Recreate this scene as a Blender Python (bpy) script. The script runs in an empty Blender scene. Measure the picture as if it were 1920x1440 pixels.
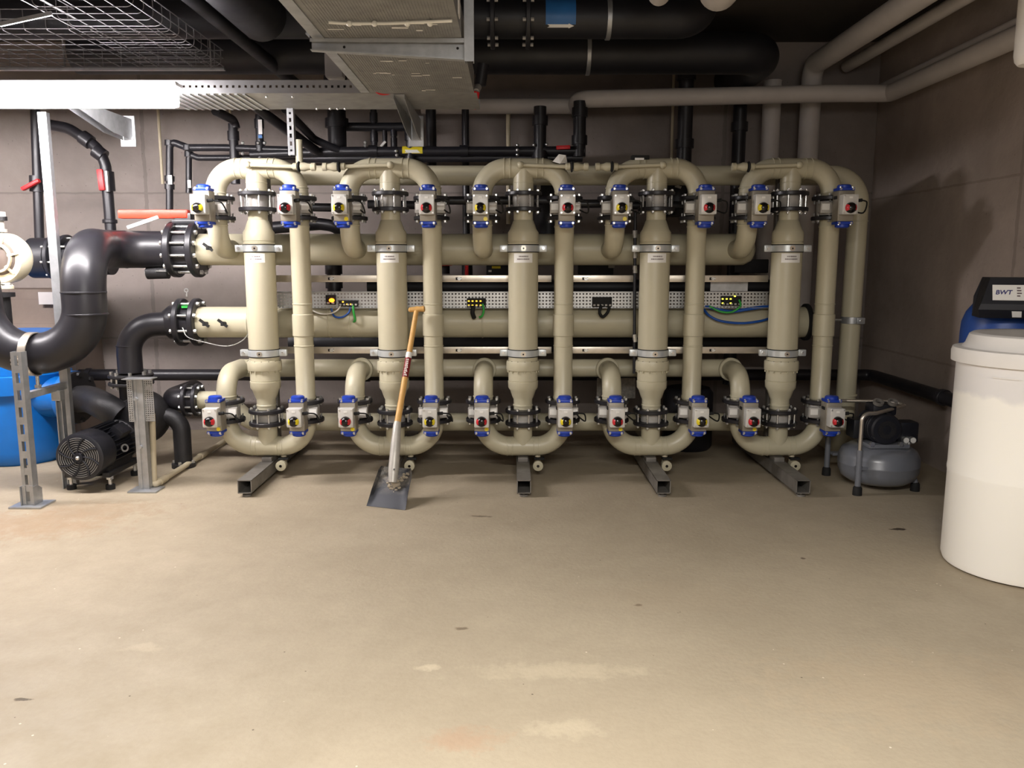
import bpy, bmesh, math, random
from mathutils import Vector, Matrix
random.seed(7)
SC = bpy.context.scene
COL = SC.collection
PI = math.pi
# ------------------------------------------------------------------ survey
F = 1520.0
PITCH = math.atan(0.15)
CP, SP = math.cos(PITCH), math.sin(PITCH)
EYE = 1.5
def ray(u, v):
    up = (720 - v) / F
    return ((u - 960) / F, CP + up * SP, -SP + up * CP)
def P(u, v, Y):
    r = ray(u, v); t = Y / r[1]
    return Vector((r[0] * t, Y, EYE + r[2] * t))
def Zv(v, Y): return P(960, v, Y).z
def Xu(u, v, Y): return P(u, v, Y).x
def G(u, v, z=0.0):
    r = ray(u, v); t = (z - EYE) / r[2]
    return Vector((r[0] * t, r[1] * t, z))
V = Vector
# ------------------------------------------------------------------ materials
def lin(c):
    def g(x):
        x /= 255.0
        return x / 12.92 if x <= 0.04045 else ((x + 0.055) / 1.055) ** 2.4
    return (g(c[0]), g(c[1]), g(c[2]), 1.0)
class NT:
    def __init__(s, m):
        s.nt = m.node_tree; s.N = s.nt.nodes; s.L = s.nt.links
    def n(s, t, **kw):
        o = s.N.new(t)
        for k, v in kw.items(): setattr(o, k, v)
        return o
    def l(s, a, b): s.L.new(a, b)
    def math(s, op, a, b=None, clamp=False):
        o = s.n('ShaderNodeMath', operation=op); o.use_clamp = clamp
        for i, x in enumerate((a, b)):
            if x is None: continue
            if isinstance(x, (int, float)): o.inputs[i].default_value = x
            else: s.l(x, o.inputs[i])
        return o.outputs[0]
    def mix(s, fac, a, b):
        o = s.n('ShaderNodeMix', data_type='RGBA')
        for sock, x in ((o.inputs[0], fac), (o.inputs[6], a), (o.inputs[7], b)):
            if isinstance(x, (int, float)): sock.default_value = x
            elif isinstance(x, tuple): sock.default_value = x
            else: s.l(x, sock)
        return o.outputs[2]
    def noise(s, vec, scale, detail=4, rough=.55, dist=0):
        o = s.n('ShaderNodeTexNoise'); o.inputs['Scale'].default_value = scale
        o.inputs['Detail'].default_value = detail; o.inputs['Roughness'].default_value = rough
        o.inputs['Distortion'].default_value = dist
        if vec is not None: s.l(vec, o.inputs['Vector'])
        return o.outputs[0]
    def ramp(s, f, a, b, lo=(0, 0, 0, 1), hi=(1, 1, 1, 1)):
        o = s.n('ShaderNodeValToRGB')
        o.color_ramp.elements[0].position = a; o.color_ramp.elements[0].color = lo
        o.color_ramp.elements[1].position = b; o.color_ramp.elements[1].color = hi
        s.l(f, o.inputs[0]); return o.outputs[0]
def newmat(name):
    m = bpy.data.materials.new(name); m.use_nodes = True
    t = NT(m); b = t.N.get('Principled BSDF')
    return m, t, b
def mat(name, c, rough=.5, metal=0.0, var=.12, scale=6, bump=0.0, spec=.5, coat=0.0):
    m, t, b = newmat(name)
    c = lin(c)
    tc = t.n('ShaderNodeTexCoord').outputs['Object']
    if var:
        f = t.noise(tc, scale, 5)
        f = t.ramp(f, .3, .7)
        lo = tuple(x * (1 - var) for x in c[:3]) + (1,); hi = tuple(min(1, x * (1 + var)) for x in c[:3]) + (1,)
        t.l(t.mix(f, lo, hi), b.inputs['Base Color'])
        fr = t.noise(tc, scale * 2.3, 3)
        r = t.n('ShaderNodeMapRange'); r.inputs[3].default_value = max(.03, rough - .1); r.inputs[4].default_value = min(1, rough + .1)
        t.l(fr, r.inputs[0]); t.l(r.outputs[0], b.inputs['Roughness'])
    else:
        b.inputs['Base Color'].default_value = c; b.inputs['Roughness'].default_value = rough
    b.inputs['Metallic'].default_value = metal
    b.inputs['Specular IOR Level'].default_value = spec
    if coat: b.inputs['Coat Weight'].default_value = coat; b.inputs['Coat Roughness'].default_value = .2
    if bump:
        bp = t.n('ShaderNodeBump'); bp.inputs['Strength'].default_value = bump; bp.inputs['Distance'].default_value = .01
        t.l(t.noise(tc, scale * 12, 4), bp.inputs['Height']); t.l(bp.outputs[0], b.inputs['Normal'])
    return m
def emit(name, c, s):
    m, t, b = newmat(name)
    b.inputs['Base Color'].default_value = lin(c)
    b.inputs['Emission Color'].default_value = lin(c); b.inputs['Emission Strength'].default_value = s
    return m
def perforated(name, c, px, pz, hx, hz, axes=('X', 'Z'), metal=.75, oz=0.0):
    """sheet steel punched with rectangular holes (real openings)"""
    m, t, b = newmat(name)
    tc = t.n('ShaderNodeTexCoord').outputs['Object']
    sx = t.n('ShaderNodeSeparateXYZ'); t.l(tc, sx.inputs[0])
    a = t.math('FRACT', t.math('DIVIDE', sx.outputs[axes[0]], px))
    d = t.math('FRACT', t.math('DIVIDE', t.math('ADD', sx.outputs[axes[1]], oz), pz))
    h = t.math('MULTIPLY', t.math('LESS_THAN', a, hx), t.math('LESS_THAN', d, hz))
    f = t.ramp(t.noise(tc, 9, 4), .3, .7)
    cl = lin(c)
    t.l(t.mix(f, tuple(x * .85 for x in cl[:3]) + (1,), cl), b.inputs['Base Color'])
    b.inputs['Metallic'].default_value = metal; b.inputs['Roughness'].default_value = .42
    tr = t.n('ShaderNodeBsdfTransparent'); mx = t.n('ShaderNodeMixShader')
    t.l(h, mx.inputs[0]); t.l(b.outputs[0], mx.inputs[1]); t.l(tr.outputs[0], mx.inputs[2])
    t.l(mx.outputs[0], t.N['Material Output'].inputs[0])
    return m
M = {}
M['beige'] = mat('beige_plastic', (193, 186, 160), .38, var=.05, scale=3)
M['beige_dk'] = mat('beige_fitting', (186, 179, 152), .45, var=.06)
M['black'] = mat('black_plastic', (35, 34, 38), .38, var=.15, scale=5)
M['black_big'] = mat('black_polyethylene', (36, 35, 39), .36, var=.12, scale=4)
M['black_dull'] = mat('dull_black_pipe', (30, 30, 35), .5, var=.2, scale=4)
M['iron'] = mat('black_cast_iron', (30, 29, 31), .5, var=.25, scale=9, bump=.15)
M['zinc'] = mat('zinc_bolts', (215, 215, 212), .3, .85, var=.1, scale=30)
M['galv'] = mat('galvanised_steel', (176, 178, 180), .42, .7, var=.16, scale=14, bump=.03)
M['galv_dk'] = mat('old_galvanised_sheet', (150, 149, 146), .5, .55, var=.16, scale=11, bump=.05)
M['basket'] = mat('dull_basket_wire', (120, 118, 120), .5, .5, var=.1)
M['steel'] = mat('brushed_stainless', (205, 196, 182), .33, .8, var=.08, scale=18)
M['beam'] = mat('grey_beam_steel', (128, 124, 118), .5, .35, var=.2, scale=10)
M['blue'] = mat('blue_end_cap', (26, 62, 172), .35, var=.08)
M['blue_tank'] = mat('blue_painted_casting', (10, 106, 190), .35, var=.1, scale=4)
M['blue_vessel'] = mat('blue_vessel', (34, 74, 150), .4, var=.08)
M['actuator'] = mat('actuator_grey', (150, 143, 130), .42, .25, var=.1, scale=12)
M['boxgrey'] = mat('switch_box_grey', (214, 212, 206), .35, .1, var=.06, scale=12)
M['bodygrey'] = mat('valve_body_grey', (176, 172, 166), .5, .1, var=.15, scale=12)
M['red'] = mat('red_indicator', (208, 44, 52), .35, var=.05)
M['yellow'] = mat('yellow_indicator', (236, 214, 40), .35, var=.05)
M['white'] = mat('white_label', (240, 238, 232), .45, var=.03)
M['ink'] = mat('grey_print', (110, 96, 96), .6, var=0)
M['redlever'] = mat('red_lever', (214, 30, 36), .4, var=.08)
M['orange'] = mat('orange_red_lever', (232, 62, 38), .4, var=.06)
M['dark'] = mat('dark_dome', (22, 18, 18), .2, var=0)
M['rubber'] = mat('black_rubber', (20, 20, 20), .8, var=.1)
M['insul'] = mat('grey_insulation_jacket', (205, 199, 194), .55, var=.06, scale=5)
M['cream'] = mat('cream_paint', (226, 216, 186), .4, var=.05)
M['conduit'] = mat('cream_conduit', (196, 184, 156), .5, var=.08)
M['wood'] = mat('ash_handle', (206, 160, 92), .45, var=.14, scale=20)
M['blade'] = mat('worn_shovel_blade', (52, 54, 60), .5, .3, var=.3, scale=18, bump=.1)
def worn():
    m, t, b = newmat('worn_blade_steel')
    tc = t.n('ShaderNodeTexCoord').outputs['Object']
    f = t.ramp(t.noise(tc, 9, 6, .7, .6), .43, .62); f2 = t.ramp(t.noise(tc, 40, 4, .7), .45, .7)
    sp = t.n('ShaderNodeSeparateXYZ'); t.l(tc, sp.inputs[0])
    up = t.n('ShaderNodeMapRange'); up.inputs[1].default_value = .06; up.inputs[2].default_value = .14; t.l(sp.outputs['Z'], up.inputs[0])
    k = t.math('MULTIPLY', t.math('MULTIPLY', f, t.math('ADD', t.math('MULTIPLY', f2, .5), .5)), up.outputs[0])
    t.l(t.mix(t.math('MULTIPLY', k, .9), lin((44, 46, 52)), lin((158, 150, 138))), b.inputs['Base Color'])
    b.inputs['Metallic'].default_value = .2; b.inputs['Roughness'].default_value = .5
    return m
M['blade'] = worn()
M['clamp'] = mat('zinc_plated_clamp', (206, 210, 210), .36, .5, var=0)
M['socket'] = mat('grey_shovel_socket', (190, 186, 178), .45, .3, var=.12, scale=14)
M['mortar'] = mat('dried_mortar', (170, 158, 138), .9, var=.2, scale=40, bump=.4)
M['tank_grey'] = mat('grey_compressor_paint', (112, 115, 122), .32, var=.06, coat=.3)
M['motor_blk'] = mat('compressor_black', (26, 27, 34), .45, var=.15)
M['green'] = mat('green_cable', (52, 170, 70), .45, var=.05)
M['bluecable'] = mat('blue_cable', (30, 84, 170), .45, var=.05)
M['whitecable'] = mat('white_cable', (226, 224, 214), .45, var=.04)
M['navy'] = mat('navy_print', (40, 38, 110), .5, var=0)
M['labelblue'] = mat('blue_pipe_label', (44, 106, 170), .45, var=.06)
M['labelyel'] = mat('yellow_pipe_label', (226, 206, 40), .45, var=.05)
M['foil'] = mat('crinkled_foil', (196, 192, 184), .35, .7, var=.3, scale=40, bump=.6)
M['led'] = emit('amber_led', (255, 180, 50), 3.2)
M['ledbig'] = emit('orange_lamp', (255, 128, 24), 5)
M['ledy'] = emit('yellow_led', (240, 226, 60), 4)
M['tube'] = emit('fluorescent_tube', (255, 249, 250), 128)
M['lampbody'] = mat('white_lamp_enamel', (236, 234, 236), .4, var=.03)
M['perf'] = perforated('perforated_tray_steel', (200, 200, 198), .024, .024, .5, .42)
M['perf_fine'] = perforated('perforated_bracket_steel', (190, 192, 194), .014, .014, .5, .5)
M['perf_row'] = perforated('tray_side_steel', (170, 170, 172), .035, 1.0, .4, .014, oz=-.028)
# brine tank: milky polyethylene
def milky():
    m, t, b = newmat('milky_polyethylene')
    tc = t.n('ShaderNodeTexCoord').outputs['Object']
    sx = t.n('ShaderNodeSeparateXYZ'); t.l(tc, sx.inputs[0])
    nz = t.noise(tc, 7, 4)
    z = t.math('ADD', sx.outputs['Z'], t.math('MULTIPLY', t.math('SUBTRACT', nz, .5), .10))
    # pale salt filling showing through the wall
    f = t.ramp(z, .86, .885)
    t.l(t.mix(f, lin((252, 248, 238)), lin((232, 229, 226))), b.inputs['Base Color'])
    b.inputs['Roughness'].default_value = .4
    b.inputs['Subsurface Weight'].default_value = .15
    b.inputs['Subsurface Radius'].default_value = (.03, .03, .025)
    return m
M['milky'] = milky()
M['ribface'] = mat('brown_grey_cap', (98, 86, 78), .6, var=.12)
M['lid'] = mat('white_lid_plastic', (232, 228, 222), .45, var=.03)
def concrete(name, c, seams, sx_=1.25, sz_=1.26, ax='X', sc=1.0, ox=0.0, oz=0.0):
    m, t, b = newmat(name)
    tc = t.n('ShaderNodeTexCoord').outputs['Object']
    f1 = t.ramp(t.noise(tc, 1.1 * sc, 6, .6, .4), .28, .74)
    f2 = t.ramp(t.noise(tc, 7 * sc, 5, .65), .3, .75)
    c0 = lin(c)
    k = lambda q: tuple(x * q for x in c0[:3]) + (1,)
    col = t.mix(f1, k(.62), k(1.18))
    col2 = t.mix(t.math('MULTIPLY', f2, .5), col, k(.8))
    # blow holes
    vo = t.n('ShaderNodeTexVoronoi'); vo.inputs['Scale'].default_value = 16; t.l(tc, vo.inputs['Vector'])
    hole = t.math('LESS_THAN', vo.outputs['Distance'], .07)
    col2 = t.mix(t.math('MULTIPLY', hole, .5), col2, k(.3))
    h = f2
    if seams:
        sp = t.n('ShaderNodeSeparateXYZ'); t.l(tc, sp.inputs[0])
        wob = t.math('MULTIPLY', t.math('SUBTRACT', t.noise(tc, 14, 2), .5), .012)
        a = t.math('ABSOLUTE', t.math('SUBTRACT', t.math('FRACT', t.math('ADD', t.math('DIVIDE', t.math('SUBTRACT', sp.outputs[ax], ox), sx_), wob)), .5))
        d = t.math('ABSOLUTE', t.math('SUBTRACT', t.math('FRACT', t.math('ADD', t.math('DIVIDE', t.math('SUBTRACT', sp.outputs['Z'], oz), sz_), wob)), .5))
        s_ = t.math('MAXIMUM', t.math('GREATER_THAN', a, .4935), t.math('GREATER_THAN', d, .4935))
        col2 = t.mix(t.math('MULTIPLY', s_, .38), col2, k(.38))
        h = t.math('SUBTRACT', f2, t.math('MULTIPLY', s_, 1.5))
    t.l(col2, b.inputs['Base Color']); b.inputs['Roughness'].default_value = .88
    b.inputs['Specular IOR Level'].default_value = .25
    bp = t.n('ShaderNodeBump'); bp.inputs['Strength'].default_value = .25; bp.inputs['Distance'].default_value = .01
    t.l(h, bp.inputs['Height']); t.l(bp.outputs[0], b.inputs['Normal'])
    return m
M['wall'] = concrete('board_marked_concrete', (150, 140, 134), True, 2.5, 1.26, ox=P(270, 300, 7.2).x + 1.5, oz=Zv(362, 7.2))
M['wall_r'] = concrete('side_wall_concrete', (172, 158, 148), True, 2.5, 1.26, ax='Y', ox=P(1780, 300, 6.0).y - 2.1 - .9, oz=Zv(308, 4.6))
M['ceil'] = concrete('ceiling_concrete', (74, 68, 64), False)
M['block'] = concrete('rough_block', (138, 124, 114), True, .42, .2)
def floormat():
    m, t, b = newmat('power_floated_concrete')
    tc = t.n('ShaderNodeTexCoord').outputs['Object']
    f1 = t.ramp(t.noise(tc, .9, 6, .62, .3), .3, .72)
    f2 = t.ramp(t.noise(tc, 5.5, 6, .68, .2), .32, .72)
    f3 = t.ramp(t.noise(tc, 45, 3, .6), .35, .7)
    a, bb = lin((164, 151, 129)), lin((183, 170, 147))
    col = t.mix(f1, a, bb)
    col = t.mix(t.math('MULTIPLY', f2, .35), col, lin((155, 142, 121)))
    col = t.mix(t.math('MULTIPLY', f3, .14), col, lin((148, 134, 114)))
    # pale specks and dark crumbs
    for sc_, thr, cc, k in ((9, .035, (226, 216, 196), .8), (7.3, .028, (66, 58, 48), .75), (3.1, .012, (60, 50, 42), .8)):
        vo = t.n('ShaderNodeTexVoronoi'); vo.inputs['Scale'].default_value = sc_
        mp = t.n('ShaderNodeMapping'); mp.inputs['Location'].default_value = (sc_ * 1.7, sc_, 0); t.l(tc, mp.inputs[0]); t.l(mp.outputs[0], vo.inputs['Vector'])
        h = t.math('LESS_THAN', vo.outputs['Distance'], thr)
        col = t.mix(t.math('MULTIPLY', h, k), col, lin(cc))
    sp = t.n('ShaderNodeSeparateXYZ'); t.l(tc, sp.inputs[0])
    wx = t.math('MULTIPLY', t.math('SUBTRACT', t.noise(tc, 9, 6, .75), .5), 3.2)
    wy = t.math('MULTIPLY', t.math('SUBTRACT', t.noise(tc, 11.3, 6, .75), .5), 3.2)
    def stain(u, v, rx, ry, cc, k, soft=.55, col_=None):
        p = G(u, v)
        dx = t.math('DIVIDE', t.math('SUBTRACT', t.math('ADD', sp.outputs['X'], t.math('MULTIPLY', wx, rx)), p.x), rx)
        dy = t.math('DIVIDE', t.math('SUBTRACT', t.math('ADD', sp.outputs['Y'], t.math('MULTIPLY', wy, ry)), p.y), ry)
        r2 = t.math('ADD', t.math('MULTIPLY', dx, dx), t.math('MULTIPLY', dy, dy))
        f = t.ramp(r2, soft, 1.0, (1, 1, 1, 1), (0, 0, 0, 1))
        return t.mix(t.math('MULTIPLY', f, k), col_, lin(cc))
    S = [(60, 985, .6, .3, (150, 112, 74), .38, 0), (180, 955, .5, .2, (140, 108, 76), .35, 0), (1040, 1258, .40, .07, (214, 200, 172), .3, 0),
         (270, 1215, .1, .05, (214, 200, 174), .3, 0), (880, 1385, .16, .08, (176, 134, 104), .35, 0), (1060, 1365, .14, .06, (214, 200, 172), .28, 0),
         (1685, 992, .05, .022, (52, 40, 32), .9, .5), (900, 968, .07, .02, (90, 76, 62), .7, .2), (38, 1312, .035, .012, (90, 78, 62), .9, .4),
         (866, 1178, .03, .016, (110, 96, 78), .8, .3), (1195, 1134, .02, .014, (110, 94, 76), .8, .3), (1505, 1047, .018, .016, (90, 74, 62), .8, .3),
         (800, 1252, .05, .03, (214, 200, 172), .5, .2), (1275, 1120, .5, .2, (172, 156, 132), .3, 0), (1740, 1290, .7, .35, (184, 164, 136), .35, 0)]
    for s_ in S: col = stain(*s_[:7], col_=col)
    t.l(col, b.inputs['Base Color'])
    r = t.n('ShaderNodeMapRange'); r.inputs[3].default_value = .5; r.inputs[4].default_value = .75
    t.l(f2, r.inputs[0]); t.l(r.outputs[0], b.inputs['Roughness'])
    b.inputs['Specular IOR Level'].default_value = .3
    bp = t.n('ShaderNodeBump'); bp.inputs['Strength'].default_value = .08; bp.inputs['Distance'].default_value = .01
    t.l(f3, bp.inputs['Height']); t.l(bp.outputs[0], b.inputs['Normal'])
    return m
M['floor'] = floormat()
# ------------------------------------------------------------------ mesh builder
class MB:
    def __init__(s): s.v = []; s.f = []; s.mi = []; s.mats = []; s.cur = 0
    def use(s, key):
        if key not in s.mats: s.mats.append(key)
        s.cur = s.mats.index(key); return s
    def add(s, vs, fs):
        b = len(s.v); s.v.extend(Vector(x) for x in vs)
        for f in fs: s.f.append(tuple(b + i for i in f)); s.mi.append(s.cur)
        return s
    def tube(s, pts, r, seg=20, cap=True):
        pts = [Vector(p) for p in pts]; n = len(pts)
        rr = r if isinstance(r, (list, tuple)) else [r] * n
        T = []
        for i in range(n):
            a = pts[max(0, i - 1)]; b = pts[min(n - 1, i + 1)]
            if 0 < i < n - 1: t = (pts[i] - a).normalized() + (b - pts[i]).normalized()
            else: t = b - a
            T.append(t.normalized())
        up = Vector((0, 0, 1)) if abs(T[0].z) < .9 else Vector((0, 1, 0))
        u = T[0].cross(up).normalized()
        vs = []; fs = []
        for i in range(n):
            u = (u - T[i] * u.dot(T[i])).normalized(); w = T[i].cross(u)
            for k in range(seg):
                a = 2 * PI * k / seg
                vs.append(pts[i] + (u * math.cos(a) + w * math.sin(a)) * rr[i])
        for i in range(n - 1):
            for k in range(seg):
                k2 = (k + 1) % seg
                fs.append((i * seg + k, i * seg + k2, (i + 1) * seg + k2, (i + 1) * seg + k))
        if cap:
            fs.append(tuple(range(seg))); fs.append(tuple((n - 1) * seg + k for k in range(seg)))
        return s.add(vs, fs)
    def cyl(s, a, b, r, r2=None, seg=20): return s.tube([a, b], [r, r if r2 is None else r2], seg)
    def lathe(s, prof, o=(0, 0, 0), ax=(0, 0, 1), seg=28, close=False, a0=0, a1=2 * PI, ref=None):
        """profile of (radius, height) about axis; close=True joins last ring to the first (solid ring)"""
        ax = Vector(ax).normalized(); o = Vector(o)
        if ref is None: ref = Vector((0, -1, 0)) if abs(ax.y) < .9 else Vector((1, 0, 0))
        u = (ref - ax * ref.dot(ax)).normalized(); w = ax.cross(u)
        full = abs(a1 - a0 - 2 * PI) < 1e-6
        m = seg if full else seg + 1
        vs = []; fs = []
        for (r, h) in prof:
            for k in range(m):
                a = a0 + (a1 - a0) * k / seg
                vs.append(o + ax * h + (u * math.cos(a) + w * math.sin(a)) * max(r, 1e-4))
        n = len(prof)
        for i in range(n if close else n - 1):
            j = (i + 1) % n
            for k in range(seg):
                k2 = (k + 1) % m
                fs.append((i * m + k, i * m + k2, j * m + k2, j * m + k))
        if not close and full:
            fs.append(tuple(range(m))); fs.append(tuple((n - 1) * m + k for k in range(m)))
        return s.add(vs, fs)
    def ring(s, o, ax, ri, ro, h, seg=28, bev=.004):
        return s.lathe([(ri, -h / 2), (ro - bev, -h / 2), (ro, -h / 2 + bev), (ro, h / 2 - bev), (ro - bev, h / 2), (ri, h / 2)], o, ax, seg, close=True)
    def bead(s, o, ax, r, h=.006, seg=24):
        return s.lathe([(r - .004, -h), (r + .0025, -h * .4), (r + .0025, h * .4), (r - .004, h)], o, ax, seg, close=True)
    def box(s, c, size, R=None, bv=0.0):
        bm = bmesh.new(); bmesh.ops.create_cube(bm, size=1)
        bmesh.ops.scale(bm, vec=Vector(size), verts=bm.verts)
        if bv: bmesh.ops.bevel(bm, geom=bm.edges[:], offset=bv, segments=2, profile=.6, affect='EDGES')
        if R is not None: bmesh.ops.transform(bm, matrix=R.to_4x4(), verts=bm.verts)
        bm.verts.index_update(); c = Vector(c)
        s.add([v.co + c for v in bm.verts], [tuple(v.index for v in f.verts) for f in bm.faces]); bm.free(); return s
    def bar(s, a, b, w, h, up=(0, 0, 1), bv=0.0):
        """rectangular bar a->b, w across, h along up"""
        a = Vector(a); b = Vector(b); d = b - a; L = d.length; d.normalize()
        up = Vector(up); x = d.cross(up).normalized(); z = x.cross(d)
        R = Matrix((x, d, z)).transposed()
        return s.box((a + b) / 2, (w, L, h), R, bv)
    def extr(s, poly, o, ux, uy, vec):
        o = Vector(o); ux = Vector(ux); uy = Vector(uy); vec = Vector(vec); n = len(poly)
        vs = [o + ux * a + uy * b for a, b in poly] + [o + ux * a + uy * b + vec for a, b in poly]
        fs = [tuple(range(n)), tuple(range(2 * n - 1, n - 1, -1))] + [(i, (i + 1) % n, n + (i + 1) % n, n + i) for i in range(n)]
        return s.add(vs, fs)
    def chan(s, a, b, w, d, t, open_dir, side):
        """C channel a->b; web width w along side, depth d along open_dir"""
        poly = [(-w / 2, 0), (w / 2, 0), (w / 2, d), (w / 2 - t * 2.2, d), (w / 2 - t * 2.2, d - t), (w / 2 - t, d - t), (w / 2 - t, t), (-w / 2 + t, t), (-w / 2 + t, d - t), (-w / 2 + t * 2.2, d - t), (-w / 2 + t * 2.2, d), (-w / 2, d)]
        return s.extr(poly, a, side, open_dir, Vector(b) - Vector(a))
    def bolts(s, o, ax, R, n, r, h0, h1, phase=0.0, seg=6, ref=None):
        ax = Vector(ax).normalized(); o = Vector(o)
        ref = Vector((0, -1, 0)) if abs(ax.y) < .9 else Vector((1, 0, 0))
        u = (ref - ax * ref.dot(ax)).normalized(); w = ax.cross(u)
        for k in range(n):
            a = phase + 2 * PI * k / n
            p = o + (u * math.cos(a) + w * math.sin(a)) * R
            s.tube([p + ax * h0, p + ax * h1], r, seg)
        return s
    def sphere(s, c, r, seg=16, ring=10, sc=(1, 1, 1)):
        prof = [(math.sin(PI * i / ring), -math.cos(PI * i / ring)) for i in range(ring + 1)]
        vs = []; fs = []; c = Vector(c)
        for a, h in prof:
            for k in range(seg):
                q = 2 * PI * k / seg
                vs.append(c + Vector((a * math.cos(q) * sc[0], a * math.sin(q) * sc[1], h * sc[2])) * r)
        for i in range(ring):
            for k in range(seg):
                k2 = (k + 1) % seg
                fs.append((i * seg + k, i * seg + k2, (i + 1) * seg + k2, (i + 1) * seg + k))
        return s.add(vs, fs)
    def build(s, name, mk=None, parent=None, ang=38, flat=False):
        me = bpy.data.meshes.new(name)
        off = Vector((0, 0, 0))
        if parent is not None:
            r = parent
            while r.parent: r = r.parent
            off = r.location.copy()
        else:
            xs = [v.x for v in s.v]; ys = [v.y for v in s.v]
            off = Vector(((min(xs) + max(xs)) / 2, (min(ys) + max(ys)) / 2, min(v.z for v in s.v)))
        me.from_pydata([tuple(v - off) for v in s.v], [], s.f)
        keys = s.mats if s.mats else [mk]
        for k in keys: me.materials.append(M[k])
        if s.mats: me.polygons.foreach_set('material_index', s.mi)
        bm = bmesh.new(); bm.from_mesh(me)
        bmesh.ops.remove_doubles(bm, verts=bm.verts, dist=1e-6)
        bmesh.ops.recalc_face_normals(bm, faces=bm.faces); bm.to_mesh(me); bm.free()
        if not flat:
            me.polygons.foreach_set('use_smooth', [True] * len(me.polygons))
            me.set_sharp_from_angle(angle=math.radians(ang))
        me.update()
        o = bpy.data.objects.new(name, me); COL.objects.link(o)
        if parent is not None: o.parent = parent
        else: o.location = off
        return o
def tag(o, label=None, cat=None, group=None, kind=None):
    if label: o['label'] = label
    if cat: o['category'] = cat
    if group: o['group'] = group
    if kind: o['kind'] = kind
    return o
def thing(name, label, cat, loc=(0, 0, 0), group=None):
    o = bpy.data.objects.new(name, None); COL.objects.link(o); o.location = loc
    o.empty_display_size = .05
    return tag(o, label, cat, group)
def dup(root, loc, label, group=None):
    r = root.copy(); COL.objects.link(r); r.location = loc; r['label'] = label
    if group: r['group'] = group
    for ch in list(root.children):
        c = ch.copy(); COL.objects.link(c); c.parent = r
        for g in list(ch.children):
            d = g.copy(); COL.objects.link(d); d.parent = c
    return r
def rp(pts, r, n=9):
    """round the corners of a polyline"""
    pts = [Vector(p) for p in pts]; out = [pts[0]]
    rs = r if isinstance(r, (list, tuple)) else [r] * (len(pts) - 2)
    for i in range(1, len(pts) - 1):
        p = pts[i]; a = (pts[i - 1] - p); b = (pts[i + 1] - p)
        la, lb = a.length, b.length; a.normalize(); b.normalize()
        ang = a.angle(b)
        if ang > PI - .02: out.append(p); continue
        d = min(rs[i - 1] / math.tan(ang / 2), la * .49 if i > 1 else la * .98, lb * .49 if i < len(pts) - 2 else lb * .98)
        rad = d * math.tan(ang / 2)
        c = p + (a + b).normalized() * (rad / math.sin(ang / 2))
        s0 = p + a * d - c; s1 = p + b * d - c
        tot = s0.angle(s1); axis = s0.cross(s1).normalized()
        for k in range(n + 1):
            out.append(c + Matrix.Rotation(tot * k / n, 3, axis) @ s0)
    out.append(pts[-1]); return out
def curve_pts(pts, n=6):
    """catmull-rom through points"""
    pts = [Vector(p) for p in pts]; q = [pts[0] * 2 - pts[1]] + pts + [pts[-1] * 2 - pts[-2]]; out = []
    for i in range(1, len(q) - 2):
        for k in range(n):
            t = k / n
            out.append(.5 * ((2 * q[i]) + (q[i + 1] - q[i - 1]) * t + (2 * q[i - 1] - 5 * q[i] + 4 * q[i + 1] - q[i + 2]) * t * t + (3 * q[i] - q[i - 1] - 3 * q[i + 1] + q[i + 2]) * t ** 3))
    out.append(pts[-1]); return out
# ------------------------------------------------------------------ room
WY, WX, CZ = 7.2, 3.12, 3.34
def struct(name, c, size, mk):
    o = MB().box(c, size).build(name, mk, None, flat=True); o['kind'] = 'structure'; return o
fl = MB().box((-1.5, 2.1, -.1), (9.6, 10.6, .2)).build('floor', 'floor', None, flat=True); fl['kind'] = 'structure'
fl.data.transform(Matrix.Translation(fl.location)); fl.location = (0, 0, 0)
struct('wall_back', (-1.5, WY + .1, CZ / 2), (9.6, .2, CZ), 'wall')
struct('wall_right', (WX + .1, 2.1, CZ / 2), (.2, 10.2 - .02, CZ), 'wall_r')
struct('wall_left', (-6.2, 2.1, CZ / 2), (.2, 10.18, CZ), 'wall_r')
struct('wall_front', (-1.5, -3.1, CZ / 2), (9.2, .2, CZ), 'wall')
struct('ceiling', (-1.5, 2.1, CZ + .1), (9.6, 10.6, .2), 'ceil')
# ------------------------------------------------------------------ filtration rack
YC, YM = 5.6, 5.95
XI = [0.077 + 0.899 * (i - 2) for i in range(5)]
WHO = ['column beside the orange lever', 'column behind the shovel', 'middle column of the five',
       'column next but one to the compressor', 'column beside the compressor']
LEG = 0.278
ZU, ZL = 1.86, 0.475            # mid heights of the upper / lower valves
zc = lambda v: Zv(v, YC)
PR = .0655                      # loop pipe radius
CR = .102                       # column radius
Z_UP, Z_MID, Z_LOW = Zv(468, YM), Zv(604, YM), Zv(690, YM)
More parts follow.
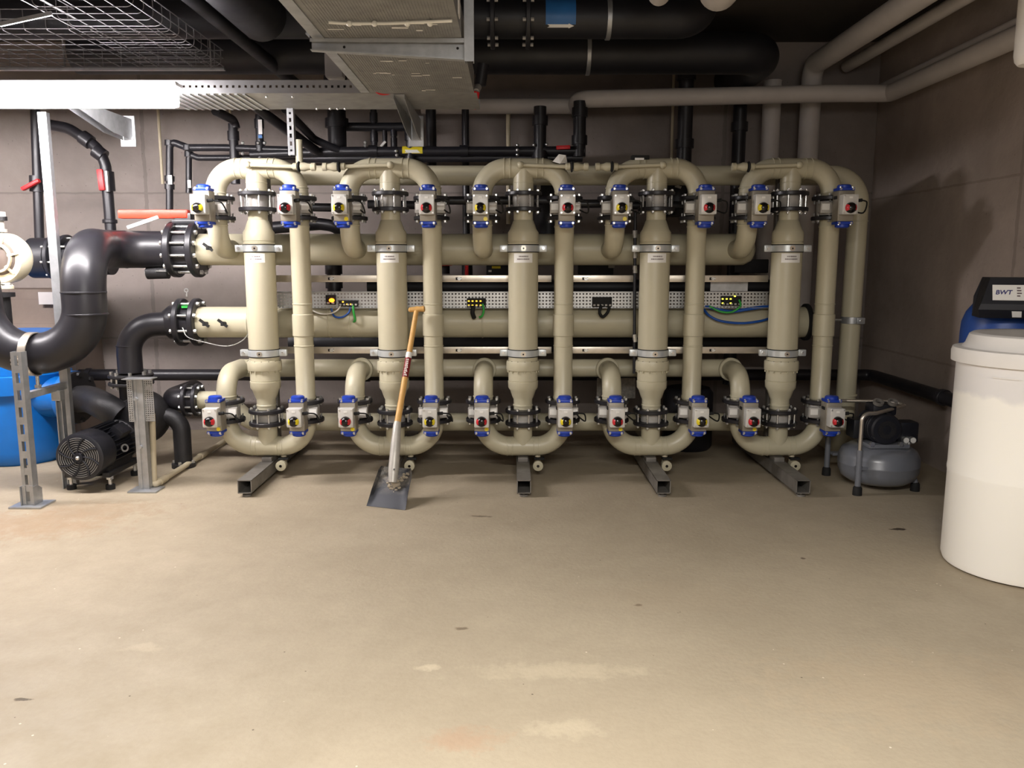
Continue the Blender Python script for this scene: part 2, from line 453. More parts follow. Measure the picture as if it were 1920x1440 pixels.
# --- column prototype (local: axis at x=0, y=0)
col = thing('membrane_column', 'tall beige filter ' + WHO[0], 'filter column', (0, 0, 0), 'filter columns in the rack')
def coupling(zmid, gap, root):
    b = MB().use('black')
    for s in (1, -1): b.ring((0, 0, zmid + s * gap), (0, 0, 1), .06, .124, .026, 32)
    b.use('bodygrey').lathe([(.072, -gap), (.072, gap)], (0, 0, zmid), (0, 0, 1), 24)
    b.use('zinc').bolts((0, 0, zmid), (0, 0, 1), .104, 8, .0065, -gap - .03, gap + .028, PI / 8, 8)
    for s in (1, -1): b.bolts((0, 0, zmid), (0, 0, 1), .104, 8, .0115, s * (gap + .012), s * (gap + .024), PI / 8, 6)
    return b.build('flange_coupling', None, root)
coupling(1.905, .052, col)
coupling(zc(781), .044, col)
MB().lathe([(.058, 1.86), (PR, 1.855), (PR, zc(413)), (PR + .004, zc(414)), (CR - .012, zc(430)), (CR + .002, zc(436)), (CR + .002, zc(452)), (CR - .001, zc(453)), (CR - .001, zc(454)), (CR + .004, zc(455)), (CR + .002, zc(458)), (CR, zc(459.5))][::-1], (0, 0, 0), (0, 0, 1), 40).build('top_reducer', 'beige', col)
MB().lathe([(CR, zc(676)), (CR, zc(459))], (0, 0, 0), (0, 0, 1), 48).build('shell', 'beige', col)
cb = MB().use('beige').lathe([(CR, zc(694)), (.113, zc(694) + .003), (.116, zc(692)), (.116, zc(679)), (.112, zc(675.5)), (CR, zc(675))], (0, 0, 0), (0, 0, 1), 44)
cb.use('beige_dk').bolts((0, 0, 0), (0, 0, 1), .1075, 14, .0055, zc(694) - .012, zc(694) + .004, .1, 6)
cb.use('dark').bolts((0, 0, 0), (0, 0, 1), .1075, 14, .005, zc(675.5) - .002, zc(675.5) + .0015, .1, 8)
cb.build('collar', None, col)
MB().lathe([(CR - .001, zc(694)), (CR, zc(712)), (CR - .003, zc(713)), (CR + .003, zc(714)), (CR + .001, zc(726)), (CR - .012, zc(731)), (PR + .008, zc(744)), (PR, zc(748)), (PR, zc(757)), (PR + .003, zc(758)), (PR + .003, zc(760)), (PR, zc(761)), (PR, zc(781) + .035)], (0, 0, 0), (0, 0, 1), 40).build('bottom_reducer', 'beige', col)
def clamp(v, root):
    z = zc(v)
    b = MB().use('clamp').ring((0, 0, z), (0, 0, 1), CR, .1085, .044, 48, .002)
    for s in (1, -1):
        b.box((s * .134, -.005, z), (.054, .034, .046), None, .006)
        b.use('zinc').tube([(s * .136, -.034, z), (s * .136, .03, z)], .0105, 6); b.use('clamp')
    b.use('steel').extr([(.018 * math.cos(a) + (-.0 if True else 0), .018 * math.sin(a)) for a in [2 * PI * k / 14 for k in range(14)]], (.0, -.1125, z), (1, 0, 0), (0, 0, 1), (0, .006, 0))
    b.use('dark').cyl((0, -.1128, z - .001), (0, -.108, z - .001), .006, None, 10)
    o = b.build('pipe_clamp', None, root)
    r = MB()
    for s in (1, -1): r.ring((0, 0, z + s * .0245), (0, 0, 1), CR - .002, .107, .006, 40, .001)
    r.build('rubber_lining', 'rubber', o)
clamp(466, col); clamp(661, col)
lb = MB().lathe([(CR + .0006, zc(492.5)), (CR + .0016, zc(492.5)), (CR + .0016, zc(475.5)), (CR + .0006, zc(475.5))], (0, 0, 0), (0, 0, 1), 14, True, -.66, .62)
lab = lb.build('name_label', 'white', col)
pr = MB(); rnd = random.Random(3)
for (zz, a0, a1) in ((zc(481), -.30, .30), (zc(486), -.42, .38)):
    a = a0
    while a < a1:
        w = rnd.uniform(.02, .05)
        pr.lathe([(CR + .0018, zz - .0045), (CR + .0023, zz - .0045), (CR + .0023, zz + .0045), (CR + .0018, zz + .0045)], (0, 0, 0), (0, 0, 1), 2, True, a, a + w)
        a += w + rnd.uniform(.012, .03)
pr.build('print', 'ink', lab)
for i, x in enumerate(XI):
    if i: dup(col, (x, YC, 0), 'tall beige filter ' + WHO[i])
col.location = (XI[0], YC, 0)
# --- top and bottom pipe loops, risers
ZT = zc(316); ZB = zc(836)
vdir = [1, -1, 1, -1, -1]
for i, x in enumerate(XI):
    t = thing('top_pipe_loop', 'beige arched pipe loop above the ' + WHO[i], 'pipe', (x, YC, ZU), 'arched loops over the columns')
    b = MB()
    b.tube(rp([(x - LEG, YC, ZU + .06), (x - LEG, YC, ZT), (x + LEG, YC, ZT), (x + LEG, YC, ZU + .06)], .165, 14), PR + .002, 28)
    b.tube([(x, YC, ZT), (x, YC, 1.94)], PR + .003, 28)
    for dx in (-.13, -.09, .09, .13): b.bead((x + dx, YC, ZT), (1, 0, 0), PR + .003)
    for s in (-1, 1):
        for z in (1.962, 1.995): b.bead((x + s * LEG, YC, z), (0, 0, 1), PR + .002)
    b.bead((x, YC, 2.03), (0, 0, 1), PR + .003); b.bead((x, YC, 1.975), (0, 0, 1), PR + .003)
    b.build('arch', 'beige', t)
    s = vdir[i]; z0 = ZT + .012
    vp = MB().use('beige')
    y = YC - .105
    vp.tube([(x - s * .02, YC - .03, z0), (x - s * .02, y, z0)], .021, 14)
    vp.sphere((x - s * .02, y, z0), .024, 14, 8)
    vp.tube([(x - s * .02, y, z0), (x + s * .30, y, z0 - .012)], .0135, 12)
    vp.lathe([(.016, 0), (.024, .006), (.024, .03), (.016, .036)], (x + s * .275, y, z0 - .011), (s, 0, 0), 14)
    vp.lathe([(.014, 0), (.028, .004), (.03, .03), (.022, .05), (.02, .07), (.026, .075), (.026, .10), (.012, .104)], (x + s * .325, y, z0 - .013), (s, 0, 0), 14)
    v_ = vp.build('vent_pipe', None, t)
    MB().ring((x + s * .317, y, z0 - .013), (s, 0, 0), .014, .036, .012, 14).build('valve_lever', 'rubber', v_)
    t = thing('bottom_pipe_loop', 'beige U-shaped pipe loop below the ' + WHO[i], 'pipe', (x, YC, 0.115), 'U loops under the columns')
    b = MB()
    b.tube(rp([(x - LEG, YC, ZL - .07), (x - LEG, YC, ZB), (x + LEG, YC, ZB), (x + LEG, YC, ZL - .07)], .19, 14), PR + .002, 28)
    b.tube([(x, YC, ZB), (x, YC, zc(781) - .04)], PR, 28)
    for dx in (-.11, -.075, .075, .11): b.bead((x + dx, YC, ZB), (1, 0, 0), PR + .002)
    b.build('u_pipe', 'beige', t)
    b = MB().use('conduit')
    xd = x + .105
    b.tube([(xd, YC, ZB - .05), (xd, YC, ZB - .12)], .02, 12)
    o = b.build('drain_stub', None, t)
    b = MB().use('beige').lathe([(.018, 0), (.036, .004), (.036, .03), (.028, .034), (.028, .08), (.022, .1)], (xd, YC - .09, ZB - .125), (0, 1, 0), 14)
    b.use('dark').cyl((xd, YC - .0915, ZB - .125), (xd, YC - .08, ZB - .125), .01, None, 10)
    b.build('drain_valve', None, t)
    MB().use('rubber').box((xd + .01, YC - .03, ZB - .083), (.07, .05, .012), None, .003).build('drain_handle', None, t)
    zt_, zb_ = ZU - .07, ZL + .07
    pf = [(.0001, zb_), (PR, zb_)]
    for v, h in ((745, .012), (648, .005), (570, .005), (425, .009)):
        z = zc(v); pf += [(PR, z - h), (PR + .0035, z - h * .4), (PR + .0035, z + h * .4), (PR, z + h)]
    pf += [(PR, zt_), (.0001, zt_)]
    r_ = MB().lathe(pf, (x + LEG, YC, 0), (0, 0, 1), 30).build('riser_pipe', 'beige'); tag(r_, 'long beige riser pipe beside the ' + WHO[i], 'pipe', 'risers in the rack')
    MB().lathe([(PR + .001, zc(630)), (PR + .007, zc(629)), (PR + .007, zc(590)), (PR + .001, zc(588))], (x + LEG, YC, 0), (0, 0, 1), 30, True).build('coupling_sleeve', 'beige', r_)
# --- actuated valves
VKEY = {}
def make_valve(color, sticker):
    root = thing('actuated_valve', 'blue-capped valve', 'valve', (0, 0, 0), 'actuated valves in the rack')
    for s in (1, -1):
        b = MB().use('black').ring((0, 0, s * .066), (0, 0, 1), PR + .005, .122, .026, 32)
        b.use('zinc').bolts((0, 0, 0), (0, 0, 1), .102, 8, .0115, s * .079, s * .093, PI / 8, 6)
        b.bolts((0, 0, 0), (0, 0, 1), .102, 8, .006, s * .03, s * .056, PI / 8, 6)
        b.build('flange', None, root)
    b = MB().use('bodygrey').lathe([(PR, -.05), (.09, -.046), (.09, .046), (PR, .05)], (0, 0, 0), (0, 0, 1), 28)
    b.box((0, -.088, 0), (.205, .03, .072), None, .006)
    b.box((0, -.13, 0), (.05, .11, .05), None, .006)
    b.use('white').box((-.07, -.104, .005), (.05, .003, .04)); b.box((.07, -.104, .005), (.05, .003, .04))
    b.build('valve_body', None, root)
    b = MB().use('actuator').box((0, -.215, 0), (.104, .104, .196), None, .009)
    if sticker: b.use('yellow').lathe([(.0001, 0), (.0135, 0), (.0135, .002), (.0001, .002)], (.03, -.268, -.082), (0, 1, 0), 14)
    b.use('rubber').box((-.048, -.22, .055), (.02, .05, .02), None, .003)
    b.build('actuator_body', None, root)
    for s in (1, -1):
        b = MB().use('blue').box((0, -.215, s * .107), (.102, .102, .018), None, .004)
        b.lathe([(.045, 0), (.044, s * .018), (.036, s * .024)], (0, -.215, s * .114), (0, 0, 1), 20)
        b.use('zinc')
        for sx in (1, -1):
            b.cyl((sx * .039, -.268, s * .108), (sx * .039, -.258, s * .108), .0075, None, 8)
            b.cyl((sx * .039, -.254, s * .116), (sx * .039, -.254, s * .121), .0075, None, 8)
        b.build('end_cap', None, root)
    b = MB().use('boxgrey').box((0, -.302, .006), (.098, .07, .126), None, .007)
    b.use('zinc')
    for sx in (1, -1):
        for sz in (1, -1): b.cyl((sx * .04, -.339, .006 + sz * .053), (sx * .04, -.33, .006 + sz * .053), .006, None, 8)
    b.use('white').box((0, -.338, .048), (.022, .002, .012))
    b.use('rubber').cyl((.05, -.3, .03), (.085, -.3, .034), .011, None, 10)
    sb = b.build('switch_box', None, root)
    b = MB().use('dark').lathe([(.035, 0), (.034, .012), (.028, .026), (.016, .034), (.0001, .036)], (0, -.336, -.016), (0, -1, 0), 22)
    b.use(color)
    for s in (1, -1):
        a = 0 if s > 0 else PI
        b.lathe([(.036, .004), (.0358, .0135), (.0305, .0262), (.021, .0335)], (0, -.336, -.016), (0, -1, 0), 6, False, a - .62, a + .62, Vector((1, 0, 0)))
    b.build('position_indicator', None, sb)
    MB().tube(curve_pts([(.085, -.3, .034), (.13, -.27, .02), (.14, -.2, -.04), (.10, -.12, -.02), (.085, -.04, .0)], 5), .005, 8).build('cable', 'rubber', root)
    return root
def put_valve(color, sticker, loc, label):
    k = (color, sticker)
    if k not in VKEY:
        VKEY[k] = make_valve(*k); r = VKEY[k]; r['label'] = label; VKEY[(k, 'p')] = loc; return r
    return dup(VKEY[k], loc, label)
spec = {  # (upper elbow leg, upper riser, lower elbow leg, lower riser): colour, sticker
    0: (('yellow', 0), ('red', 0), ('red', 1), ('yellow', 0)), 1: (('yellow', 1), ('red', 0), ('red', 1), ('yellow', 0)),
    2: (('yellow', 1), ('red', 0), ('red', 1), ('yellow', 0)), 3: (('yellow', 1), ('red', 0), ('red', 1), ('yellow', 0)),
    4: (('yellow', 0), ('red', 0), ('red', 1), ('red', 0))}
for i, x in enumerate(XI):
    for j, (sx, z, w) in enumerate(((-1, ZU, 'upper elbow leg'), (1, ZU, 'upper riser end'), (-1, ZL, 'lower elbow leg'), (1, ZL, 'lower riser end'))):
        c, st = spec[i][j]
        put_valve(c, st, (x + sx * LEG, YC, z), '%s-dial blue-capped valve, %s of the %s' % (c, w, WHO[i]))
for k in [k for k in VKEY if isinstance(k[0], str)]: VKEY[k].location = VKEY[(k, 'p')]
# --- manifolds
def branches(root, zm, zend, r):
    for x in XI:
        b = MB().tube(rp([(x - LEG, YC, zend), (x - LEG, YC, zm), (x - LEG, YM, zm)], .15, 12), r, 28)
        b.bead((x - LEG, YC, zend + (.03 if zend < zm else -.04)), (0, 0, 1), r + .001, .008)
        b.build('branch_elbow', 'beige', root)
xl = Xu(372, 468, YM)
t = thing('upper_manifold', 'thick beige manifold pipe running behind the columns at lever height', 'pipe', (0, YM, Z_UP))
b = MB().tube([(xl, YM, Z_UP), (XI[4] - LEG + .03, YM, Z_UP)], .1125, 36)
b.lathe([(.1125, 0), (.11, .05), (.085, .1), (.04, .125), (.0001, .13)], (XI[4] - LEG + .03, YM, Z_UP), (1, 0, 0), 32)
b.build('pipe', 'beige', t)
branches(t, Z_UP, ZU - .07, PR + .001)
def tap(p, root):
    p = Vector(p)
    b = MB().cyl(p, p + V((0, -.05, 0)), .012, None, 10)
    b.box(p + V((0, -.055, 0)), (.02, .03, .03), None, .004); b.bar(p + V((-.03, -.06, .03)), p + V((.035, -.06, -.02)), .012, .018)
    b.build('sample_tap', 'rubber', root)
tap((Xu(395, 466, 5.84), YM - .11, Z_UP + .01), t)
xm = Xu(372, 603, YM)
t = thing('middle_manifold', 'thick beige manifold pipe behind the columns, below the perforated tray', 'pipe', (0, YM, Z_MID))
xe = Xu(1508, 602, YM)
b = MB().tube([(xm, YM, Z_MID), (xe, YM, Z_MID)], .1125, 36)
for u in (470, 620, 660, 905): b.bead((Xu(u, 603, YM), YM, Z_MID), (1, 0, 0), .1135, .008, 32)
b.build('pipe', 'beige', t)
MB().use('rubber').ring((xe + .01, YM, Z_MID), (1, 0, 0), .06, .135, .03, 30).use('beige').lathe([(.1, 0), (.095, .03), (.0001, .035)], (xe + .02, YM, Z_MID), (1, 0, 0), 24).build('end_cap', None, t)
for u in (388, 422): tap((Xu(u, 604, 5.84), YM - .11, Z_MID), t)
t = thing('lower_manifold', 'beige manifold pipe behind the columns, above the black wall pipe', 'pipe', (0, YM, Z_LOW))
MB().tube([(XI[0] - LEG, YM, Z_LOW), (XI[4] - LEG, YM, Z_LOW)], PR, 28).build('pipe', 'beige', t)
for x in (XI[0] - LEG, XI[4] - LEG): pass
branches(t, Z_LOW, ZL + .07, PR + .002)
for i in (1, 2, 3, 4):
    b = MB().ring((XI[i] - LEG, YM - .075, Z_LOW), (0, 1, 0), PR, PR + .02, .03, 24); b.build('branch_saddle', 'beige', t)
t = thing('feed_header', 'beige bottom header pipe near the floor with offset black-flanged end', 'pipe', (0, YM, Zv(790, YM)))
xd = Xu(374, 750, YM)
zd = Zv(750, YM); zf = Zv(791, YM)
MB().tube(rp([(xd, YM, zd), (Xu(425, 750, YM), YM, zd), (Xu(468, 791, YM), YM, zf), (Xu(1440, 791, YM), YM, zf)], .16, 8), .066, 28).build('pipe', 'beige', t)
t = thing('return_header', 'beige header pipe behind the loops that turns down beside the compressor', 'pipe', (0, 0, 0))
xr = Xu(1606, 450, YM); zr = Zv(329, YM)
b = MB().tube(rp([(Xu(470, 329, YM), YM, zr), (xr, YM, zr), (xr - .01, YM, .12), (xr - .01, YM + .5, .12)], [.2, .16], 14), .069, 32)
b.bead((xr, YM, Zv(415, YM)), (0, 0, 1), .07); b.bead((xr, YM, Zv(740, YM)), (0, 0, 1), .07, .01)
b.build('pipe', 'beige', t)
b = MB().use('galv').ring((xr, YM, Zv(600, YM)), (0, 0, 1), .069, .076, .05, 32, .002)
b.box((xr + .03, YM - .085, Zv(600, YM)), (.06, .02, .046), None, .005).use('zinc').cyl((xr + .03, YM - .11, Zv(600, YM)), (xr + .03, YM - .07, Zv(600, YM)), .01, None, 8)
b.tube([(xr - .2, YM + .02, Zv(600, YM)), (xr - .06, YM, Zv(600, YM))], .009, 8)
b.build('pipe_clamp', None, t)
# --- stainless skid
t = thing('skid_frame', 'brushed steel rack frame with floor beams and rails holding the columns', 'frame', (0, 0, 0))
yr = 5.735
for i, x in enumerate(XI):
    y0 = 5.06
    b = MB(); z0, z1, w, th = .027, .115, .045, .005
    b.box((x, (y0 + 6.6) / 2, z1 - th / 2), (.09, 6.6 - y0, th)); b.box((x, (y0 + 6.6) / 2, z0 + th / 2), (.09, 6.6 - y0, th))
    for s in (1, -1): b.box((x + s * (w - th / 2), (y0 + 6.6) / 2, (z0 + z1) / 2), (th, 6.6 - y0, .0878))
    b.box((x, 5.4, .07), (.08, .004, .08))
    bm_ = b.build('floor_beam', 'beam', t, flat=True)
    MB().use('beam').cyl((x, y0 + .04, 0), (x, y0 + .04, .012), .028, None, 16).cyl((x, y0 + .04, .01), (x, y0 + .04, .028), .01, None, 10).cyl((x, 6.4, 0), (x, 6.4, .028), .028, None, 16).build('levelling_foot', None, bm_)
    MB().box((x, 5.80, 1.1), (.06, .06, 1.97), None, .003).build('post', 'beam', t)
    MB().box((x, YC, .131), (.07, .12, .032), None, .004).build('pipe_rest', 'beam', t)
for v in (522.5, 656.5):
    z = Zv(v, yr)
    for u0, u1 in ((512, 735), (757, 1034), (1060, 1192), (1218, 1440)):
        b = MB().use('steel').box(((Xu(u0, v, yr) + Xu(u1, v, yr)) / 2, yr, z), (Xu(u1, v, yr) - Xu(u0, v, yr), .012, .047), None, .002)
        ub = {512: 622, 757: 861, 1060: 1098, 1218: 1336}[u0]
        b.use('zinc').cyl((Xu(ub, v, yr), yr - .018, z), (Xu(ub, v, yr), yr, z), .013, None, 6).cyl((Xu(ub + 3, v, yr), yr - .026, z), (Xu(ub + 3, v, yr), yr - .01, z), .007, None, 8)
        b.use('dark').box((Xu(ub - 1, v, yr), yr - .008, z), (.04, .006, .018))
        b.build('rail', None, t)
# --- perforated tray behind the columns
t = thing('perforated_cable_tray', 'long galvanised perforated cable tray running behind the columns', 'cable tray', (0, 0, 0))
yt = 5.82
x0, x1 = Xu(512, 560, yt), Xu(1440, 560, yt); zt0, zt1 = Zv(577, yt), Zv(547, yt)
b = MB().box(((x0 + x1) / 2, yt, (zt0 + zt1) / 2), (x1 - x0, .0015, zt1 - zt0)); b.build('face', 'perf', t, flat=True)
b = MB().use('galv').box(((x0 + x1) / 2, yt - .012, zt0), (x1 - x0, .026, .004)).box(((x0 + x1) / 2, yt - .006, zt1), (x1 - x0, .014, .004)); b.build('lip', None, t, flat=True)
b = MB().use('galv').box(((Xu(1332, 532, yt) + Xu(1402, 532, yt)) / 2, yt - .003, Zv(537, yt)), (Xu(1402, 532, yt) - Xu(1332, 532, yt), .002, .066)); b.build('blank_plate', None, t, flat=True)
def terminal(u0, u1, v0, v1, leds, label, m='led', big=None):
    y = yt - .005
    a = P(u0, v1, y); c = P(u1, v0, y)
    t = thing('terminal_block', label, 'terminal block', ((a.x + c.x) / 2, y, a.z), 'terminal blocks on the perforated tray')
    b = MB().use('rubber').box(((a.x + c.x) / 2, y - .012, (a.z + c.z) / 2), (c.x - a.x, .022, c.z - a.z), None, .003)
    n = max(2, round((u1 - u0) / 7.5))
    for k in range(n):
        b.use('bodygrey').box((a.x + (k + .5) * (c.x - a.x) / n, y - .024, a.z + .012), ((c.x - a.x) / n * .55, .012, .012), None, .002)
    b.build('housing', None, t)
    for (u, v) in leds:
        p = P(u, v, y - .022); MB().sphere(p, .0065, 10, 6, (1.2, .6, .8)).build('led', m, t)
    if big:
        p = P(big[0], big[1], y - .03)
        MB().sphere(p, .016, 14, 9, (1.25, .7, .9)).build('indicator_lamp', 'ledbig', t)
terminal(612, 630, 553, 571, [], 'dark relay block with a bright orange lamp on the perforated tray', big=(622, 563))
terminal(636, 672, 563, 574, [(643, 566), (651, 570.5), (658, 570.5)], 'dark terminal block with white and green cables, beside the orange lamp', 'led')
terminal(876, 911, 559, 577, [(u, v) for v in (564.5, 572.5) for u in (879, 886, 893.5, 901)], 'terminal block with two full rows of amber lights, behind the middle column')
terminal(1110, 1147, 557, 575, [], 'unlit black terminal block on the tray with dark cables below')
terminal(1351, 1389, 555, 573, [(1355, 560.5), (1362.5, 560.5), (1370, 560.5), (1355, 568.5), (1370, 568.5), (1378, 555.5)], 'yellow-lit terminal block with a green cable loop, nearest the compressor', 'ledy')
def cable(uvs, Y, r, mk, label, name='cable'):
    o = MB().tube(curve_pts([P(u, v, Y + dy) for u, v, dy in uvs], 6), r, 10).build(name, mk); tag(o, label, 'cable'); return o
cable([(640, 571, 0), (632, 582, -.01), (618, 588, -.01), (600, 588, 0), (586, 582, .01)], yt - .02, .006, 'whitecable', 'white cable drooping below the tray beside the orange lamp')
cable([(662, 571, 0), (663, 585, -.02), (666, 600, .0), (662, 604, .06)], yt - .02, .0085, 'green', 'bright green cable hanging below the tray beside the orange lamp')
cable([(657, 572, .01), (654, 586, 0), (640, 595, -.01), (626, 592, 0), (621, 577, .01)], yt - .02, .007, 'bluecable', 'blue cable looping below the tray under the orange lamp')
cable([(905, 570, -.01), (907, 582, -.02), (904, 592, -.01), (899, 595, .0)], yt - .02, .008, 'green', 'green cable under the amber-lit terminal block')
cable([(888, 574, -.01), (886, 586, -.02), (889, 596, .0)], yt - .02, .016, 'rubber', 'bundle of black cable under the amber-lit terminal block')
cable([(1128, 573, -.01), (1124, 585, -.02), (1130, 594, -.01), (1139, 586, -.01), (1143, 573, 0)], yt - .02, .011, 'rubber', 'black cable hanging below the unlit terminal block')
cable([(1386, 562, -.01), (1388, 574, -.03), (1372, 585, -.03), (1350, 584, -.02), (1330, 574, 0)], yt - .02, .007, 'green', 'green cable loop under the yellow-lit terminal block')
cable([(1318, 578, .05), (1330, 592, .0), (1352, 602, -.02), (1390, 606, -.02), (1425, 602, 0), (1446, 596, .04)], yt - .03, .009, 'bluecable', 'blue cable sagging below the tray across the middle manifold')
o = cable([(1322, 574, .03), (1345, 580, .0), (1372, 584, 0), (1400, 580, 0), (1440, 574, .03)], yt - .02, .012, 'bluecable', 'thick blue cable lying along the underside of the tray')
o = MB().use('motor_blk').tube([P(1191, 395, 5.68), P(1189, 700, 5.68)], .011, 10)
for v in (432, 470, 498, 627): o.use('zinc').cyl(P(1191 - (v - 395) * .006, v, 5.68), P(1191, v + 14, 5.68), .016, None, 8)
o = o.build('air_line'); tag(o, 'thin dark air line with metal fittings running upright beside a column', 'pipe')
# ------------------------------------------------------------------ black pipework by the rack
# lever valve on the upper manifold
xa, xb = Xu(330, 468, YM), xl - .005
t = thing('lever_butterfly_valve', 'big black flanged valve with a long orange-red lever', 'valve', ((xa + xb) / 2, YM, Z_UP))
for xx, s in ((xa, -1), (xb, 1)):
    b = MB().use('black').ring((xx, YM, Z_UP), (1, 0, 0), .11, .2, .05, 40, .008)
    b.lathe([(.112, 0), (.132, 0), (.125, .05 * -s), (.112, .05 * -s)], (xx, YM, Z_UP), (1, 0, 0), 36, True)
    b.use('zinc').bolts((xx, YM, Z_UP), (1, 0, 0), .168, 12, .017, s * .02, s * .045, PI / 12, 6)
    b.use('black').bolts((xx, YM, Z_UP), (1, 0, 0), .168, 12, .024, s * .02, s * .028, PI / 12, 12)
    b.build('flange', None, t)
MB().tube([(xa, YM, Z_UP), (xb, YM, Z_UP)], .15, 36).build('valve_body', 'black', t)
for k in range(12): MB().bolts(((xa + xb) / 2, YM, Z_UP), (1, 0, 0), .168, 1, .010, -(xb - xa) / 2 + .02, (xb - xa) / 2 - .02, PI / 12 + k * PI / 6, 10).build('stud', 'zinc', t)
xn = (xa + xb) / 2
zl = Zv(402, YM)
b = MB().use('black').box((xn, YM, Z_UP + .2), (.12, .1, .12), None, .012).box((xn + .01, YM, zl - .055), (.17, .12, .03), None, .006)
b.build('neck', None, t)
b = MB().use('orange').box((Xu(292, 402, YM), YM - .02, zl), (Xu(357, 402, YM) - Xu(227, 402, YM), .07, .062), None, .012)
b.box((Xu(340, 402, YM), YM - .0, zl - .0), (.12, .12, .058), None, .012)
b.build('lever', None, t)
MB().bar(P(239, 427, YM - .06), P(297, 407, YM - .06), .02, .026, (0, 0, 1), .006).build('latch_handle', 'white', t)
MB().use('iron').tube([P(277, 512, YM - .03), P(316, 511, YM - .03)], .045, 18).use('zinc').cyl(P(274, 512, YM - .03), P(279, 512, YM - .03), .03, None, 12).bar(P(292, 508, YM - .08), P(312, 508, YM - .08), .006, .012).build('limit_stop', None, t)
# large black pipe coming forward and down from it
pA = V((xa - .03, YM, Z_UP)); pB = V((Xu(228, 470, YM) - .05, YM - .05, Z_UP))
cv = P(158, 560, 5.2)
ptop = V((cv.x, 5.2, Z_UP)); pbot = V((cv.x, 5.2, Zv(663, 5.15)))
pl = V((Xu(20, 663, 5.15), 5.12, Zv(663, 5.15))); pe = V((Xu(-40, 590, 5.1), 5.1, Zv(520, 5.1)))
t = thing('large_black_pipe', 'large glossy black pipe bending down and back up in an S', 'pipe', (cv.x, 5.2, .6))
path = rp([pA, pB, ptop, pbot, pl + V((-.14, 0, 0)), pl + V((-.16, 0, .5))], [.26, .3, .36, .3], 16)
MB().tube(path, .132, 44).build('pipe', 'black_big', t)
b = MB()
for k in range(2): b.bead((cv.x, 5.2, Zv(548 + 41 * k, 5.2)), (0, 0, 1), .133, .009, 40)
dd = (pB - ptop).normalized()
for k in (0, .07): b.bead(V((pB.x, pB.y, pB.z)) + (pA - pB).normalized() * (.03 + k) , (pA - pB), .133, .007, 40)
b.build('weld_bead', 'black_big', t)
# support stand
SX = -2.995
t = thing('pipe_support_stand', 'galvanised strut stand with slotted front post and tall rear post under the large black pipe', 'support', (SX, 5.0, 0))
yf = G(50, 950).y
b = MB(); zt = Zv(660, yf); zb = .012; w, d, th = .066, .055, .004
for s in (1, -1): b.box((SX + s * (w / 2 - th / 2), yf + d / 2, (zt + zb) / 2), (th, d, zt - zb))
for s in (1, -1): b.box((SX + s * (w / 2 - .0105), yf, (zt + zb) / 2), (.021, th, zt - zb))
n = 9; pitch = (zt - zb) / n
for k in range(n + 1):
    z = zb + k * pitch; hh = pitch * .42
    z0 = max(zb, z - hh / 2); z1 = min(zt, z + hh / 2)
    b.box((SX, yf, (z0 + z1) / 2), (.026, th, z1 - z0))
b.build('front_post', 'galv', t, flat=True)
b = MB().box((SX, yf + .03, .006), (.2, .17, .012), None, .003); b.build('base_plate', 'galv', t)
b = MB()
for s in (1, -1): b.extr([(-.02, 0), (.075, 0), (.075, .09), (.03, .12), (-.02, .12)], (SX + s * .037, yf, .012), (0, 1, 0), (0, 0, 1), (.005 * s, 0, 0))
b.box((SX - .024, yf - .006, .075), (.022, .006, .12)).box((SX + .024, yf - .006, .075), (.022, .006, .12)); b.build('foot_bracket', 'galv', t, flat=True)
za = Zv(728, 5.1)
b = MB().chan((SX, yf + .05, za), (SX, 5.36, za), .041, .041, .003, V((0, 0, -1)), V((1, 0, 0))); b.build('cross_arm', 'galv', t, flat=True)
b = MB().chan((SX + .0, 5.36, .0), (SX + .0, 5.36, 2.447), .056, .041, .004, V((0, 1, 0)), V((1, 0, 0)))
b.build('rear_post', 'galv', t, flat=True)
b = MB().chan((SX + .01, 5.30, .0), (SX + .01, 5.30, za - .06), .041, .041, .003, V((0, -1, 0)), V((1, 0, 0))); b.box((SX + .01, 5.26, za - .07), (.06, .06, .07), None, .006); b.build('short_post', 'galv', t, flat=True)
xc = Xu(63, 662, 5.12)
b = MB().use('steel').ring((xc, 5.12, pl.z), (1, 0, 0), .1325, .140, .05, 40, .002)
b.box((xc - .012, 5.12 - .15, pl.z - .02), (.085, .02, .016), None, .003).box((xc - .012, 5.12 - .15, pl.z - .045), (.085, .02, .014), None, .003)
b.use('zinc').tube([(xc + .01, 5.12, pl.z - .14), (xc + .01, 5.12, za + .0)], .011, 10).cyl((xc + .01, 5.12, za + .0), (xc + .01, 5.12, za + .02), .022, None, 6)
b.build('pipe_clamp', None, t)
# suction pipe to the middle manifold
t = thing('black_elbow_pipe', 'black elbow pipe dropping from the middle manifold to the pump', 'pipe', (-2.78, 5.92, .7))
zq = Zv(608, YM); xq = Xu(331, 605, YM)
px_ = Xu(241, 660, 5.85)
path = rp([(xm - .02, YM, Z_MID), (px_, 5.86, Z_MID - .02), (px_, 5.86, Zv(698, 5.86))], .2, 14)
b = MB().tube(path, .086, 32); b.bead((px_, 5.86, Zv(648, 5.86)), (0, 0, 1), .087, .006, 28); b.build('pipe', 'black', t)
b = MB().use('black').lathe([(.087, -.1), (.125, -.05), (.125, 0), (.087, 0)], (Xu(334, 605, YM), YM, Z_MID), (1, 0, 0), 30, True).build('reducer', None, t)
xs1, xs2 = Xu(342, 605, YM), xm - .005
for xx, s in ((xs1, -1), (xs2, 1)):
    b = MB().use('black').ring((xx, YM, Z_MID), (1, 0, 0), .1, .175, .042, 36, .007)
    b.use('zinc').bolts((xx, YM, Z_MID), (1, 0, 0), .146, 8, .016, s * .015, s * .04, PI / 8, 6)
    b.build('flange', None, t)
